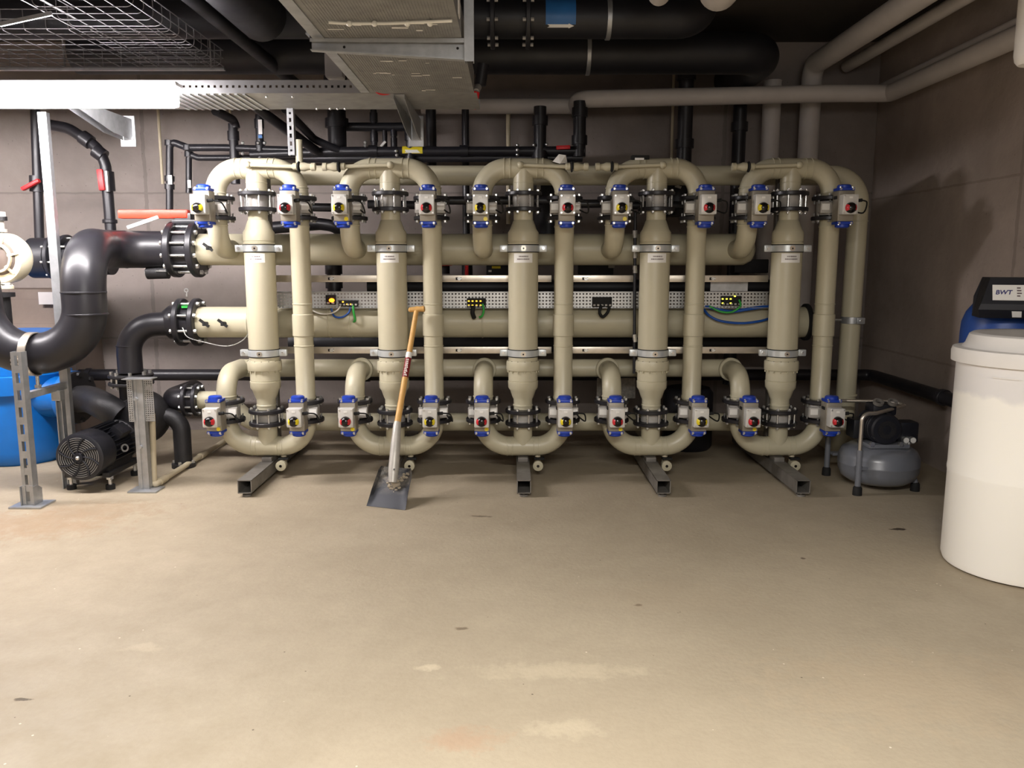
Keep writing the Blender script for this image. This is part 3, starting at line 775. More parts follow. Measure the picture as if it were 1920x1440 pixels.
for k in range(8): MB().bolts(((xs1 + xs2) / 2, YM, Z_MID), (1, 0, 0), .146, 1, .010, -(xs2 - xs1) / 2 + .01, (xs2 - xs1) / 2 - .01, PI / 8 + k * PI / 4, 10).build('stud', 'zinc', t)
b = MB().use('black').tube([(xs1, YM, Z_MID), (xs2, YM, Z_MID)], .118, 30).use('green').box(((xs1 + xs2) / 2, YM - .05, Z_MID + .115), (.05, .06, .015)); b.build('check_valve', None, t)
e = P(350, 556, YM)
b = MB().use('zinc').tube([e, e + V((0, 0, .03))], .006, 8).lathe([(.009, -.003), (.016, -.003), (.016, .003), (.009, .003)], e + V((0, 0, .045)), (0, 1, 0), 16, True); b.build('eye_bolt', None, t)
o = MB().tube(curve_pts([P(342, 614, YM - .16), P(352, 632, YM - .16), P(385, 642, YM - .15), P(425, 649, YM - .14), P(455, 638, YM - .13), P(472, 616, YM - .12)], 6), .0035, 8).build('wire', 'zinc')
tag(o, 'thin wire drooping below the middle manifold flange', 'wire')
# black end of the feed header
t = thing('black_elbow_pipe', 'short black elbow with flanges at the end of the low header', 'pipe', (Xu(345, 750, YM), YM, zd))
b = MB().tube(rp([(xd, YM, zd), (Xu(322, 750, YM), YM, zd), (Xu(318, 748, 6.3), 6.35, zd)], .12, 10), [.084] * 12, 30) if False else MB().tube(rp([(xd, YM, zd), (Xu(320, 750, YM), YM, zd), (Xu(320, 748, YM), 6.4, zd)], .1, 10), .086, 30)
b.build('pipe', 'black', t)
for xx, s in ((Xu(352, 750, YM), -1), (xd - .01, 1)):
    b = MB().use('black').ring((xx, YM, zd), (1, 0, 0), .06, .125, .03, 32, .005)
    b.use('zinc').bolts((xx, YM, zd), (1, 0, 0), .102, 8, .013, s * .012, s * .03, PI / 8, 6)
    if s > 0: b.bolts((xx, YM, zd), (1, 0, 0), .102, 8, .007, -.08, 0, PI / 8, 8)
    b.build('flange', None, t)
# ------------------------------------------------------------------ pump with motor
PX = -2.815; MY = 5.14; MZ = .245
t = thing('circulation_pump', 'black pump with finned motor and round fan grille on the floor', 'pump', (PX, 5.4, 0))
b = MB().lathe([(.135, .02), (.155, .03), (.158, .05), (.158, .2), (.15, .22), (.13, .22)], (PX, MY - .02, MZ), (0, 1, 0), 40)
b.build('fan_cover', 'motor_blk', t)
b = MB().use('dark').lathe([(.0001, .032), (.134, .032)], (PX, MY - .02, MZ), (0, 1, 0), 40)
b.use('galv_dk')
for q in range(8):
    for rr in (.048, .062, .076, .09, .104, .118, .13):
        a0 = 2 * PI * q / 8 + (rr - .04) * 4.5
        b.lathe([(rr - .0018, .014), (rr + .0018, .014), (rr + .0018, .018), (rr - .0018, .018)], (PX, MY - .02, MZ), (0, 1, 0), 6, True, a0, a0 + .60)
b.use('motor_blk')
for q in range(8):
    pts = []
    for k in range(7):
        rr = .03 + .105 * k / 6; a0 = 2 * PI * q / 8 + (rr - .04) * 4.5 - .1
        u = V((1, 0, 0)); w_ = V((0, 1, 0)).cross(u)
        pts.append(V((PX, MY - .005, MZ)) + (u * math.cos(a0) + w_ * math.sin(a0)) * rr)
    b.tube(pts, .005, 6)
b.lathe([(.0001, .006), (.03, .006), (.034, .02)], (PX, MY - .02, MZ), (0, 1, 0), 20)
b.use('zinc').sphere((PX, MY - .016, MZ), .014, 12, 8)
b.build('fan_grille', None, t)
b = MB().tube([(PX, MY + .18, MZ), (PX, MY + .5, MZ)], .125, 32)
for k in range(28):
    a = 2 * PI * k / 28
    if -2.2 < ((a + PI / 2 + PI) % (2 * PI)) - PI < -9: continue
    c = V((PX + math.cos(a) * .137, MY + .34, MZ + math.sin(a) * .137))
    b.box(c, (.034, .3, .006), Matrix.Rotation(-a, 3, 'Y'))
b.box((PX + .11, MY + .33, MZ + .1), (.09, .14, .09), Matrix.Rotation(-.7, 3, 'Y').inverted(), .01)
b.build('motor_housing', 'motor_blk', t)
MB().use('zinc').lathe([(.018, -.004), (.028, -.004), (.028, .004), (.018, .004)], (PX + .165, MY + .28, MZ - .0), (1, -.6, .2), 16, True).build('lifting_eye', None, t)
for s in (1, -1):
    b = MB().use('iron').box((PX + s * .125, MY + .3, .105), (.05, .44, .035), None, .006).extr([(-.03, 0), (.02, 0), (.0, .1), (-.05, .1)], (PX + s * .11, MY + .12, .12), (s, 0, 0), (0, 0, 1), (0, .34, 0))
    b.use('zinc')
    for y in (MY + .12, MY + .48): b.cyl((PX + s * .13, y, .03), (PX + s * .13, y, .095), .012, None, 8).cyl((PX + s * .13, y, .07), (PX + s * .13, y, .09), .024, None, 6)
    b.use('rubber')
    for y in (MY + .12, MY + .48): b.cyl((PX + s * .13, y, 0), (PX + s * .13, y, .032), .03, None, 14)
    b.build('mounting_foot', None, t)
b = MB().use('iron').lathe([(.125, 0), (.15, .03), (.15, .06), (.11, .12), (.11, .2)], (PX, MY + .48, MZ), (0, 1, 0), 32)
b.build('coupling_cover', None, t)
# volute: spiral casing with tangential discharge
vc = V((PX + .1, 5.86, .38))
b = MB().use('iron')
for k in range(1):
    b.lathe([(.05, -.1), (.15, -.09), (.19, -.05), (.2, 0), (.19, .05), (.15, .09), (.05, .1)], vc, (0, 1, 0), 36)
b.tube(rp([vc + V((-.05, 0, .05)), V((px_, 5.86, .52)), V((px_, 5.86, Zv(712, 5.86)))], .08), [.11] * 0 or .085, 26)
b.tube(curve_pts([vc + V((-.1, -.12, .02)), vc + V((-.22, -.1, .09)), vc + V((-.42, .05, .12)), vc + V((-.6, .12, .10))], 6), .1, 24)
b.lathe([(.05, -.16), (.11, -.15), (.14, -.1), (.14, -.06)], vc, (0, 1, 0), 28)
b.tube(rp([vc + V((.05, 0, 0)), vc + V((.28, 0, 0)), vc + V((.28, 0, -.36))], .11), .062, 22)
b.build('volute', None, t)
b = MB().use('iron').cyl((vc.x + .28, 5.86, 0), (vc.x + .28, 5.86, .03), .085, None, 20).use('zinc').bolts((vc.x + .28, 5.86, .03), (0, 0, 1), .07, 4, .012, 0, .02); b.build('stand_foot', None, t)
b = MB().use('black')
for z, s in ((Zv(704, 5.86), 1), (Zv(718, 5.86), -1)):
    b.use('iron').ring((px_, 5.86, z), (0, 0, 1), .08, .155, .022, 32, .004)
    b.use('zinc').bolts((px_, 5.86, z), (0, 0, 1), .128, 8, .013, s * .01, s * .034, PI / 8, 6)
b.use('zinc').bolts((px_, 5.86, Zv(711, 5.86)), (0, 0, 1), .128, 8, .008, -.03, .03, PI / 8, 8)
b.build('discharge_flange', None, t)
# blue strainer pot
bx = Xu(40, 790, 6.15)
t = thing('strainer_pot', 'blue painted strainer pot on the floor beside the pump', 'strainer', (bx, 6.15, 0))
MB().lathe([(.29, .0), (.315, .03), (.33, .1), (.33, Zv(735, 6.0)), (.0001, Zv(735, 6.0))], (bx, 6.15, 0), (0, 0, 1), 44).build('pot', 'blue_tank', t)
b = MB().use('blue_tank').lathe([(.33, Zv(737, 6.0)), (.375, Zv(735, 6.0)), (.375, Zv(702, 6.0)), (.35, Zv(699, 6.0))], (bx, 6.15, 0), (0, 0, 1), 44)
b.lathe([(.355, Zv(699, 6.0)), (.355, Zv(632, 6.0)), (.34, Zv(624, 6.0)), (.0001, Zv(622, 6.0))], (bx, 6.15, 0), (0, 0, 1), 44); b.build('lid', None, t)
b = MB().use('blue_tank').tube([(bx + .2, 6.1, .5), (bx + .5, 6.0, .5)], [.19, .12], 26).lathe([(.1, -.02), (.2, -.02), (.2, .02), (.1, .02)], (bx + .5, 6.0, .5), (1, -.2, 0), 32, True)
b.use('iron').lathe([(.1, .022), (.195, .022), (.195, .05), (.12, .07)], (bx + .5, 6.0, .5), (1, -.2, 0), 32).bolts((bx + .5, 6.0, .5), (1, -.2, 0), .17, 8, .02, .05, .075)
b.build('outlet_flange', None, t)
# second post
q = G(268, 922)
t = thing('perforated_support_post', 'short galvanised post with perforated bracket top, in front of the pump', 'support', (q.x, q.y, 0))
zt = Zv(712, q.y)
b = MB().chan((q.x, q.y + .02, .01), (q.x, q.y + .02, zt), .07, .05, .004, V((0, 1, 0)), V((1, 0, 0)))
b.box((q.x - .012, q.y + .018, (zt + .01) / 2), (.012, .006, zt - .02)); b.use('zinc').cyl((q.x - .01, q.y + .0, .62), (q.x - .01, q.y + .02, .62), .012, None, 8).cyl((q.x + .0, q.y + .0, .3), (q.x + .0, q.y + .02, .3), .012, None, 8)
b.mats = ['galv', 'zinc']; b.build('post', None, t, flat=True)
b = MB().box((q.x - .062, q.y + .045, zt - .14), (.0015, .07, .28)).box((q.x - .045, q.y + .012, zt - .14), (.036, .0015, .28)).box((q.x + .068, q.y + .03, zt - .14), (.062, .0015, .28)); b.build('perforated_bracket', 'perf_fine', t, flat=True)
MB().box((q.x + .01, q.y + .04, zt + .003), (.19, .1, .006)).build('top_plate', 'galv', t, flat=True)
MB().box((q.x + .01, q.y + .03, .006), (.19, .14, .012), None, .003).build('base_plate', 'galv', t)
# floor drain pipe
a = G(292, 908, .03); c = G(422, 826, .03)
t = thing('drain_pipe', 'thin beige drain pipe lying on the floor beside the pump', 'pipe', (a.x, a.y, 0))
MB().tube(rp([(a.x - .02, a.y + .06, .5), (a.x - .02, a.y + .02, .03), a, (a + c) / 2, c], [.04, .03, .1]), .02, 14).build('pipe', 'conduit', t)
for f in (.08, .62):
    p = a.lerp(c, f); d_ = (c - a).normalized(); MB().tube([p - d_ * .05, p + d_ * .05], .0255, 14).build('socket', 'conduit', t)
# cream strainer end and black flanged valves by the frame edge
cc = P(27, 484, 5.5)
t = thing('cream_pipe_end', 'cream round housing with ribbed end cap beside the tall post', 'filter housing', tuple(cc))
ax = V((.1, .995, 0)).normalized()
MB().lathe([(.155, -.02), (.163, 0), (.163, .07), (.15, .10), (.06, .11)], cc - ax * .12, ax, 40).build('housing', 'cream', t)
b = MB().use('ribface').lathe([(.0001, -.03), (.09, -.03), (.145, -.005), (.152, -.008)], cc - ax * .12, ax, 36)
u_ = V((0, 0, 1)); w_ = ax.cross(u_)
b.use('conduit')
for k in range(6):
    a_ = 2 * PI * k / 6 + .3
    b.bar(cc - ax * .155 + (u_ * math.cos(a_) + w_ * math.sin(a_)) * .07, cc - ax * .135 + (u_ * math.cos(a_) + w_ * math.sin(a_)) * .14, .014, .02, ax)
b.lathe([(.08, -.045), (.095, -.045), (.095, -.02), (.08, -.02)], cc - ax * .12, ax, 24, True)
b.build('end_cap', None, t)
zz = Zv(484, 6.2)
t = thing('black_flanged_pipe', 'black pipe with flanged joints behind the tall post and large black pipe', 'pipe', (-3.3, 6.2, zz))
MB().tube([(Xu(40, 484, 6.2), 6.2, zz), (Xu(210, 484, 6.2), 6.2, zz)], .125, 32).build('pipe', 'black_dull', t)
MB().use('black_dull').lathe([(.125, 0), (.15, .02), (.15, .16), (.125, .18)], (Xu(58, 484, 6.2), 6.2, zz), (1, 0, 0), 32).build('valve_body', None, t)
for u in (106, 128):
    b = MB().use('black_dull').ring((Xu(u, 484, 6.2), 6.2, zz), (1, 0, 0), .12, .175, .03, 32, .005)
    b.use('zinc').bolts((Xu(u, 484, 6.2), 6.2, zz), (1, 0, 0), .15, 8, .008, -.04, .05, .2, 8); b.build('flange', None, t)
cf = P(2, 545, 5.3)
t = thing('flange_joint', 'dark bolted flange pair below the cream round housing', 'flange', tuple(cf))
b = MB().use('cream').lathe([(.02, .012), (.075, .012), (.075, .03), (.05, .05)], cf, (0, 0, 1), 26).use('zinc').bolts(cf, (0, 0, 1), .06, 8, .012, .02, .045); b.build('upper_flange', None, t)
b = MB().use('iron').lathe([(.02, -.04), (.078, -.04), (.078, -.012), (.02, -.012)], cf, (0, 0, 1), 26).tube([cf + V((0, 0, -.04)), cf + V((0, 0, -.3))], .05, 20); b.build('lower_flange', None, t)
cf = P(2, 415, 5.4)
t = thing('gauge_fitting', 'small fitting with pale cap above the cream round housing', 'fitting', tuple(cf))
MB().use('white').cyl(cf + V((0, 0, .03)), cf + V((0, 0, .06)), .03, None, 16).use('iron').cyl(cf + V((0, 0, .005)), cf + V((0, 0, .03)), .038, None, 16).build('cap', None, t)
MB().use('bodygrey').tube([cf + V((0, 0, .005)), cf + V((0, 0, -.05))], .018, 12).cyl(cf + V((0, 0, -.05)), cf + V((0, 0, -.07)), .032, None, 14).use('iron').tube([cf + V((0, 0, -.07)), cf + V((0, 0, -.14))], .014, 10).build('stem', None, t)
o = MB().box((Xu(40, 600, 6.85), 6.95, Zv(543, 6.7) / 2), (1.0, .46, Zv(543, 6.7))).build('wall_1', 'block', None, flat=True); o['kind'] = 'structure'
o = MB().box(P(92, 559, 6.7) + V((0, -.02, 0)), (.14, .02, .1)).build('wall_sign', 'insul'); tag(o, 'small blank grey plate on the block wall behind the tall post', 'plate')
# ------------------------------------------------------------------ lamp, cable tray, duct
ZL2 = 2.45
t = thing('fluorescent_lamp', 'lit fluorescent strip lamp hung under the metal cable tray', 'lamp', (-2.6, 4.70, 2.42))
lx0, lx1 = -4.9, -1.84
ly = 4.66
MB().box(((lx0 + lx1) / 2, ly + .02, Zv(182, ly) + .066), (lx1 - lx0, .10, .022), None, .004).build('lamp_body', 'lampbody', t)
zc_ = Zv(182, ly)
MB().use('tube').box(((lx0 + lx1) / 2, ly, zc_), (lx1 - lx0 - .02, .11, .11), None, .03).build('diffuser', None, t)
t = thing('cable_tray', 'galvanised cable tray crossing above the columns from the lamp to the wide duct', 'cable tray', (-2.6, 5.0, ZL2))
y0_, y1_ = 4.79, 5.28
tx0, tx1 = -6.0, -.20
b = MB().box(((tx0 + tx1) / 2, (y0_ + y1_) / 2, ZL2), (tx1 - tx0, y1_ - y0_, .003)); b.build('tray_floor', 'galv_dk', t, flat=True)
b = MB().box(((tx0 - .86) / 2, y0_, ZL2 + .035), (-.86 - tx0, .002, .07)); o = b.build('side_rail', 'perf_row', t, flat=True)
o.data.transform(Matrix.Translation((0, 0, 0)))
b = MB().box(((tx0 + tx1) / 2, y1_, ZL2 + .03), (tx1 - tx0, .002, .06)); b.build('side_rail', 'galv_dk', t, flat=True)
b = MB()
for k in range(12): b.box((-2.02 + k * .045, (y0_ + y1_) / 2, ZL2 - .004), (.016, y1_ - y0_ - .02, .008))
b.build('ribbed_sheet', 'galv', t, flat=True)
b = MB()
for u in (500, 549, 594, 619, 633, 647): b.sphere(P(u, 204 if u > 590 else 182, 5.2 if u > 590 else 4.85) , .008, 8, 6)
b.build('bolt_heads', 'zinc', t)
def arm(xc_, name, label):
    t = thing('cantilever_bracket', label, 'bracket', (xc_, 5.5, 2.3), 'cantilever brackets under the cable tray')
    y1 = 5.62
    b = MB().use('galv')
    for s in (1, -1):
        b.extr([(4.8, ZL2 - .004), (y1, ZL2 - .004), (y1, ZL2 - .14), (5.36, ZL2 - .13), (4.8, ZL2 - .03)], (xc_ + s * .03, 0, 0), (0, 1, 0), (0, 0, 1), (.003 * s, 0, 0))
    b.box((xc_, (4.8 + y1) / 2, ZL2 - .006), (.06, y1 - 4.8, .003)); b.build('arm', None, t, flat=True)
    MB().use('galv').box((xc_, y1 + .01, ZL2 - .08), (.1, .012, .2), None, .003).use('zinc').cyl((xc_ + .03, y1 - .01, ZL2 - .13), (xc_ + .03, y1 + .01, ZL2 - .13), .012, None, 6).build('wall_plate', None, t)
arm(Xu(207, 215, 5.4), 'a', 'white-lit bracket under the lamp end of the cable tray')
arm(Xu(772, 210, 5.4), 'b', 'tapered grey bracket under the cable tray beside the wide duct')
xs = Xu(545, 250, 5.22)
b = MB(); zt, zb = 2.445, Zv(291, 5.22)
for s in (1, -1):
    b.box((xs + s * .019, 5.24, (zt + zb) / 2), (.003, .04, zt - zb)); b.box((xs + s * .0135, 5.22, (zt + zb) / 2), (.013, .003, zt - zb))
for k in range(7):
    z = zb + (zt - zb) * k / 6.0; b.box((xs, 5.22, min(zt - .012, max(zb + .012, z))), (.016, .003, .022))
o = b.build('slotted_strut', 'galv', None, flat=True); tag(o, 'upright slotted strut hanging from the cable tray above the column beside the orange lever', 'strut')
# wide duct running toward the viewer
DX0, DX1 = -.845, -.215
t = thing('wide_cable_duct', 'wide galvanised duct running overhead from the cable tray', 'duct', ((DX0 + DX1) / 2, 3.5, ZL2))
b = MB().box(((DX0 + DX1) / 2, 2.9, ZL2 + .06), (DX1 - DX0, 3.79, .12)); b.build('casing', 'galv_dk', t, flat=True)
b = MB()
b.box((DX0 + .02, 2.9, ZL2 - .003), (.05, 3.7, .006)); b.build('edge_strip', 'galv', t, flat=True)
b = MB()
for k in range(46): b.box((DX0 + .07 + k * .0118, 2.9, ZL2 - .0005), (.004, 3.7, .0024))
b.build('ribbing', 'galv_dk', t, flat=True)
rn = random.Random(5); b = MB()
for k in range(26):
    b.box((rn.uniform(DX0 + .1, DX1 - .06), rn.choice((3.42, 3.5, 4.05, 4.3, 4.36, 4.7)) + rn.uniform(-.03, .03), ZL2 - .004), (rn.uniform(.01, .07), rn.uniform(.004, .014), .002))
tag(b.build('stain', 'white', t, flat=True), kind='stuff')
yb = 3.68
t = thing('duct_bracket', 'pale steel cantilever profile with end hanger, carrying the wide duct', 'bracket', (DX1, yb, 2.4))
xh = DX1 + .01
b = MB()
xa_, xb_ = DX0 - .02, xh
b.use('galv')
def taper(y, ta, tb, zt_, z0a, z0b, th):
    b.add([(xa_, y, zt_), (xb_, y, zt_), (xb_, y, z0b), (xa_, y, z0a), (xa_, y + th, zt_), (xb_, y + th, zt_), (xb_, y + th, z0b), (xa_, y + th, z0a)], [(0, 1, 2, 3), (7, 6, 5, 4), (0, 4, 5, 1), (1, 5, 6, 2), (2, 6, 7, 3), (3, 7, 4, 0)])
taper(yb, 0, 0, ZL2 - .002, ZL2 - .045, ZL2 - .085, .004)
taper(yb - .034, 0, 0, ZL2 - .002, ZL2 - .006, ZL2 - .006, .034)
taper(yb - .034, 0, 0, ZL2 - .006, ZL2 - .016, ZL2 - .02, .003)
b.add([(xa_, yb - .03, ZL2 - .045), (xb_, yb - .03, ZL2 - .085), (xb_, yb + .004, ZL2 - .085), (xa_, yb + .004, ZL2 - .045), (xa_, yb - .03, ZL2 - .049), (xb_, yb - .03, ZL2 - .089), (xb_, yb + .004, ZL2 - .089), (xa_, yb + .004, ZL2 - .049)], [(0, 1, 2, 3), (7, 6, 5, 4), (0, 4, 5, 1), (1, 5, 6, 2), (2, 6, 7, 3), (3, 7, 4, 0)])
b.use('galv'); b.use('dark').cyl((DX0 + .12, yb - .001, ZL2 - .03), (DX0 + .12, yb + .001, ZL2 - .03), .006, None, 8).cyl((xb_ - .03, yb - .001, ZL2 - .035), (xb_ - .03, yb + .001, ZL2 - .035), .006, None, 8)
b.build('arm', 'galv', t, flat=True)
MB().extr([(0, 0), (.06, 0), (0, .06)], (DX0 - .02, yb - .05, ZL2 - .004), (0, -1, 0), (0, 0, 1), (.004, 0, 0)).build('end_gusset', 'galv', t, flat=True)
b = MB().chan((xh + .022, yb - .05, ZL2 - .10), (xh + .022, yb - .05, CZ), .041, .041, .003, V((0, 1, 0)), V((1, 0, 0))); b.build('hanger_post', 'galv', t, flat=True)
o = MB().box(P(848, 8, 3.45), (.06, .08, .10), None, .01).build('junction_box', 'lid'); tag(o, 'small white box on the edge of the wide duct at the top of its hanger', 'junction box')
wy = 3.36
b = MB().use('whitecable').tube(curve_pts([(DX0 + .12, wy + .02, ZL2 - .012), (DX0 + .2, wy + .035, ZL2 - .012), (DX0 + .35, wy + .03, ZL2 - .013), (DX0 + .5, wy + .015, ZL2 - .012), (DX1 - .02, wy + .0, ZL2 - .012)], 6), .006, 8)
for k in (.2, .3, .43, .52): b.sphere((DX0 + k, wy + .03, ZL2 - .014), .012, 10, 6)
b = b.build('clipped_cable'); tag(b, 'thin white cable clipped across the underside of the wide duct', 'cable')
o = MB().tube(curve_pts([P(700, 167, 4.75), P(712, 175, 4.8), P(728, 175, 4.82), P(742, 170, 4.8)], 6), .008, 8).build('red_strap', 'redlever'); tag(o, 'red strap hanging where the wide duct meets the cable tray', 'strap')
o = MB().use('insul').box(P(628, 124, 5.3), (.11, .1, .15), None, .012).build('sensor_box'); tag(o, 'pale plastic box beside the wide duct in front of black pipes', 'box')
# ------------------------------------------------------------------ wire basket trays
ZB2 = 2.75
t = thing('wire_basket_tray', 'L-shaped wire basket tray hung under the ceiling above the strip lamp', 'cable basket', (-3.4, 4.6, ZB2))
bx0, bx1, by0, by1, bxm, r, h = -5.6, -1.86, 4.62, 5.48, -2.36, .0024, .1
lw = MB()
for k in range(9): lw.tube([(bx0, by0 + (by1 - by0) * k / 8, ZB2), (bx1, by0 + (by1 - by0) * k / 8, ZB2)], r, 6)
for y in (by0, by1):
    for zz in (ZB2 + h * .5, ZB2 + h): lw.tube([(bx0, y, zz), (bx1 if y == by1 else bxm, y, zz)], r * 1.2, 6)
for k in range(6): lw.tube([(bxm + (bx1 - bxm) * k / 5, .9, ZB2), (bxm + (bx1 - bxm) * k / 5, by1, ZB2)], r, 6)
for x in (bxm, bx1):
    for zz in (ZB2 + h * .5, ZB2 + h): lw.tube([(x, .9, zz), (x, by1 if x == bx1 else by0, zz)], r * 1.2, 6)
lw.build('long_wires', 'basket', t)
cw = MB()
for k in range(int((bx1 - bx0) / .12)):
    x = bx1 - .06 - k * .12; cw.tube(rp([(x, by0, ZB2 + (h if x < bxm else 0)), (x, by0, ZB2 - .005), (x, by1, ZB2 - .005), (x, by1, ZB2 + h)], .02, 4) if x < bxm else rp([(x, by0, ZB2 - .005), (x, by1, ZB2 - .005), (x, by1, ZB2 + h)], .02, 4), r, 6)
for k in range(int((by1 - .9) / .11)):
    y = by1 - .05 - k * .11; cw.tube(rp([(bxm, y, ZB2 + h), (bxm, y, ZB2 - .005), (bx1, y, ZB2 - .005), (bx1, y, ZB2 + h)], .035, 4) if y < by0 else rp([(bxm, y, ZB2 - .005), (bx1, y, ZB2 - .005), (bx1, y, ZB2 + h)], .035, 4), r, 6)
cw.build('cross_wires', 'basket', t)
t = thing('basket_rail', 'galvanised rail under the wire basket above the lamp, hung on threaded rods', 'rail', (-3.6, 5.5, ZB2))
MB().box((-3.73, 5.50, ZB2 - .012), (3.74, .035, .016), None, .003).build('channel', 'galv', t)
for x in (-3.9, -2.9, -1.95): MB().tube([(x, 5.5, ZB2 - .015), (x, 5.5, CZ)], .005, 8).build('threaded_rod', 'galv_dk', t)
o = MB().bar(P(0, 46, 4.3), P(97, 25, 4.3), .012, .02).build('tray_clip_bar', 'galv'); tag(o, 'short bright bar slanting across the wire baskets above the lamp', 'bar')
# ------------------------------------------------------------------ overhead pipework
def pipe(name, label, pts, r, mk, rad=.15, seg=24, group=None, beads=()):
    b = MB().tube(rp(pts, rad, 10) if len(pts) > 2 else pts, r, seg)
    for (p, ax) in beads: b.bead(p, ax, r + .001, .008, seg)
    o = b.build(name, mk); tag(o, label, 'pipe', group); return o
y1 = 5.5; z1 = Zv(35, y1)
t = thing('large_ceiling_pipe', 'large black ceiling pipe with blue label and bolted flange', 'pipe', (.3, y1, z1))
MB().tube(rp([(-3.4, y1, z1), (Xu(1315, 35, y1), y1, z1), (Xu(1315, 35, y1), y1 + .2, CZ - .01)], .16, 8), .122, 36).build('pipe', 'black_dull', t)
for u in (924, 990):
    b = MB().use('black_dull').ring((Xu(u, 35, y1), y1, z1), (1, 0, 0), .12, .185, .03, 36, .005); b.use('bodygrey').bolts((Xu(u, 35, y1), y1, z1), (1, 0, 0), .155, 8, .012, -.035, .035, .3, 6); b.build('flange', None, t)
p = P(1051, 52, y1)
b = MB().use('labelblue').lathe([(.1225, -.1), (.1235, -.1), (.1235, .09), (.1225, .09)], (p.x, y1, z1), (1, 0, 0), 14, True, -.95, .55, V((0, -1, 0)))
lbl = b.build('flow_label', None, t)
def on_pipe(x, a): return V((x, y1 - math.cos(a) * .1242, z1 + math.sin(a) * .1242))
A = -.62
b = MB(); pts = [(-.075, .0), (-.09, .09), (.045, .09), (.045, .14), (.08, 0), (.045, -.14), (.045, -.09), (-.09, -.09)]
vs = [on_pipe(p.x + q, A + w * .9) for q, w in pts]
b.add(vs, [tuple(range(len(vs)))]); b.build('flow_arrow', 'white', lbl, flat=True)
MB().use('galv').ring((Xu(1140, 40, y1), y1, z1), (1, 0, 0), .122, .13, .03, 36, .002).use('galv').tube([(Xu(1140, 40, y1), y1, z1 + .12), (Xu(1140, 40, y1), y1, CZ)], .006, 8).build('hanger_clamp', None, t)
y2 = 6.25; z2 = Zv(107, y2) + .03
t = thing('large_ceiling_pipe', 'large black ceiling pipe lower and further back, ending in an elbow', 'pipe', (.4, y2, z2))
xe = Xu(1435, 107, y2)
MB().tube(rp([(-3.2, y2, z2), (xe, y2, z2), (xe, WY - .02, z2)], .2, 10), .15, 36).build('pipe', 'black_dull', t)
b = MB().use('galv').ring((Xu(1102, 107, y2), y2, z2), (1, 0, 0), .15, .158, .03, 36, .002); b.tube([(Xu(1102, 107, y2), y2, z2 + .15), (Xu(1102, 107, y2), y2, CZ)], .006, 8); b.build('hanger_clamp', None, t)
zb_ = 2.98
pipe('large_ceiling_pipe', 'large black pipe running out overhead between the wire baskets and the duct', [(-1.52, .6, zb_), (-1.52, 5.05, zb_), (-1.52, 5.2, zb_)], .15, 'black_dull', .1, 32)
pipe('ceiling_pipe', 'slim dark pipe beside the wire basket, running out overhead', [(-1.74, .6, 2.92), (-1.74, 6.9, 2.92)], .045, 'black_dull', .1, 18)
pipe('sloping_pipe', 'black pipe sloping down from the cable tray to the horizontal black pipes', [P(455, 180, 5.75), P(500, 216, 5.95), P(592, 282, 6.52)], .036, 'black', .05, 16)
pipe('sloping_pipe', 'dark pipe crossing behind the slotted strut up to the ceiling', [P(535, 205, 5.9), P(590, 262, 6.5), P(640, 284, 6.6)], .03, 'black_dull', .1, 16)
# grey insulated pipes
yi = 6.62; zi = Zv(175, yi); xi_ = WX - .16
t = thing('insulated_pipe', 'long grey insulated pipe along the rear ceiling and out along the side wall', 'pipe', (1.6, yi, zi))
xl_ = Xu(1085, 185, yi)
b = MB().tube(rp([(xl_, yi + .3, zi - .045), (xl_, yi, zi - .045), (xi_ - .4, yi, zi), (xi_, yi, zi), (xi_, .4, zi)], [.1, .05, .035], 6), .066, 28)
b.build('jacket', 'insul', t)
pipe('insulated_pipe', 'short grey insulated pipe section behind the red valve handle', [(Xu(790, 199, 6.9), 6.9, Zv(199, 6.9)), (Xu(1100, 199, 6.9), 6.9, Zv(199, 6.9))], .062, 'insul', .1, 24)
t = thing('insulated_pipe', 'thickest grey insulated pipe crossing the ceiling, dropping down the rear wall', 'pipe', (2.5, 5, 3.1))
zz = 3.1; xx = 2.47
MB().tube(rp([(xx, .3, zz), (xx, 6.98, zz), (xx, 6.98, .9)], .12, 10), .082, 32).build('jacket', 'insul', t)
pipe('insulated_pipe', 'slimmer grey insulated pipe beside the thickest one on the ceiling', [(2.80, .3, 3.12), (2.80, 7.1, 3.12)], .047, 'insul', .1, 22)
pipe('insulated_pipe', 'upright grey insulated pipe on the rear wall, nearer the middle column', [(Xu(1445, 240, 6.98), 6.98, .9), (Xu(1445, 240, 6.98), 6.98, 2.98)], .074, 'insul', .1, 28)
pipe('thin_ceiling_pipe', 'thin dark pipe just above the long insulated pipe on the side wall', [(3.04, .4, 2.93), (3.04, 7.1, 2.93)], .028, 'insul', .1, 14)
for u, v, r, l in ((1232, 18, .058, 'slimmer of the two pale overhead pipe ends at the top edge'), (1338, 32, .098, 'thicker of the two pale overhead pipe ends at the top edge')):
    p = P(u, v, 4.75); z_ = p.z + r
    pipe('overhead_pipe', l, [(p.x, 1.0, z_), (p.x, 4.75, z_), (p.x, 4.75, CZ - .01)], r, 'insul', r * 1.35, 28)
p = P(1903, 125, 3.7); r = .075
b = MB().lathe([(r, CZ - p.z), (r, .05), (r * .93, .025), (r * .75, .008), (.02, 0)], (p.x + r, 3.7, p.z), (0, 0, 1), 28)
o = b.build('pipe_drop', 'lid'); tag(o, 'white rounded pipe end hanging from the ceiling in front of the insulated pipes', 'pipe')
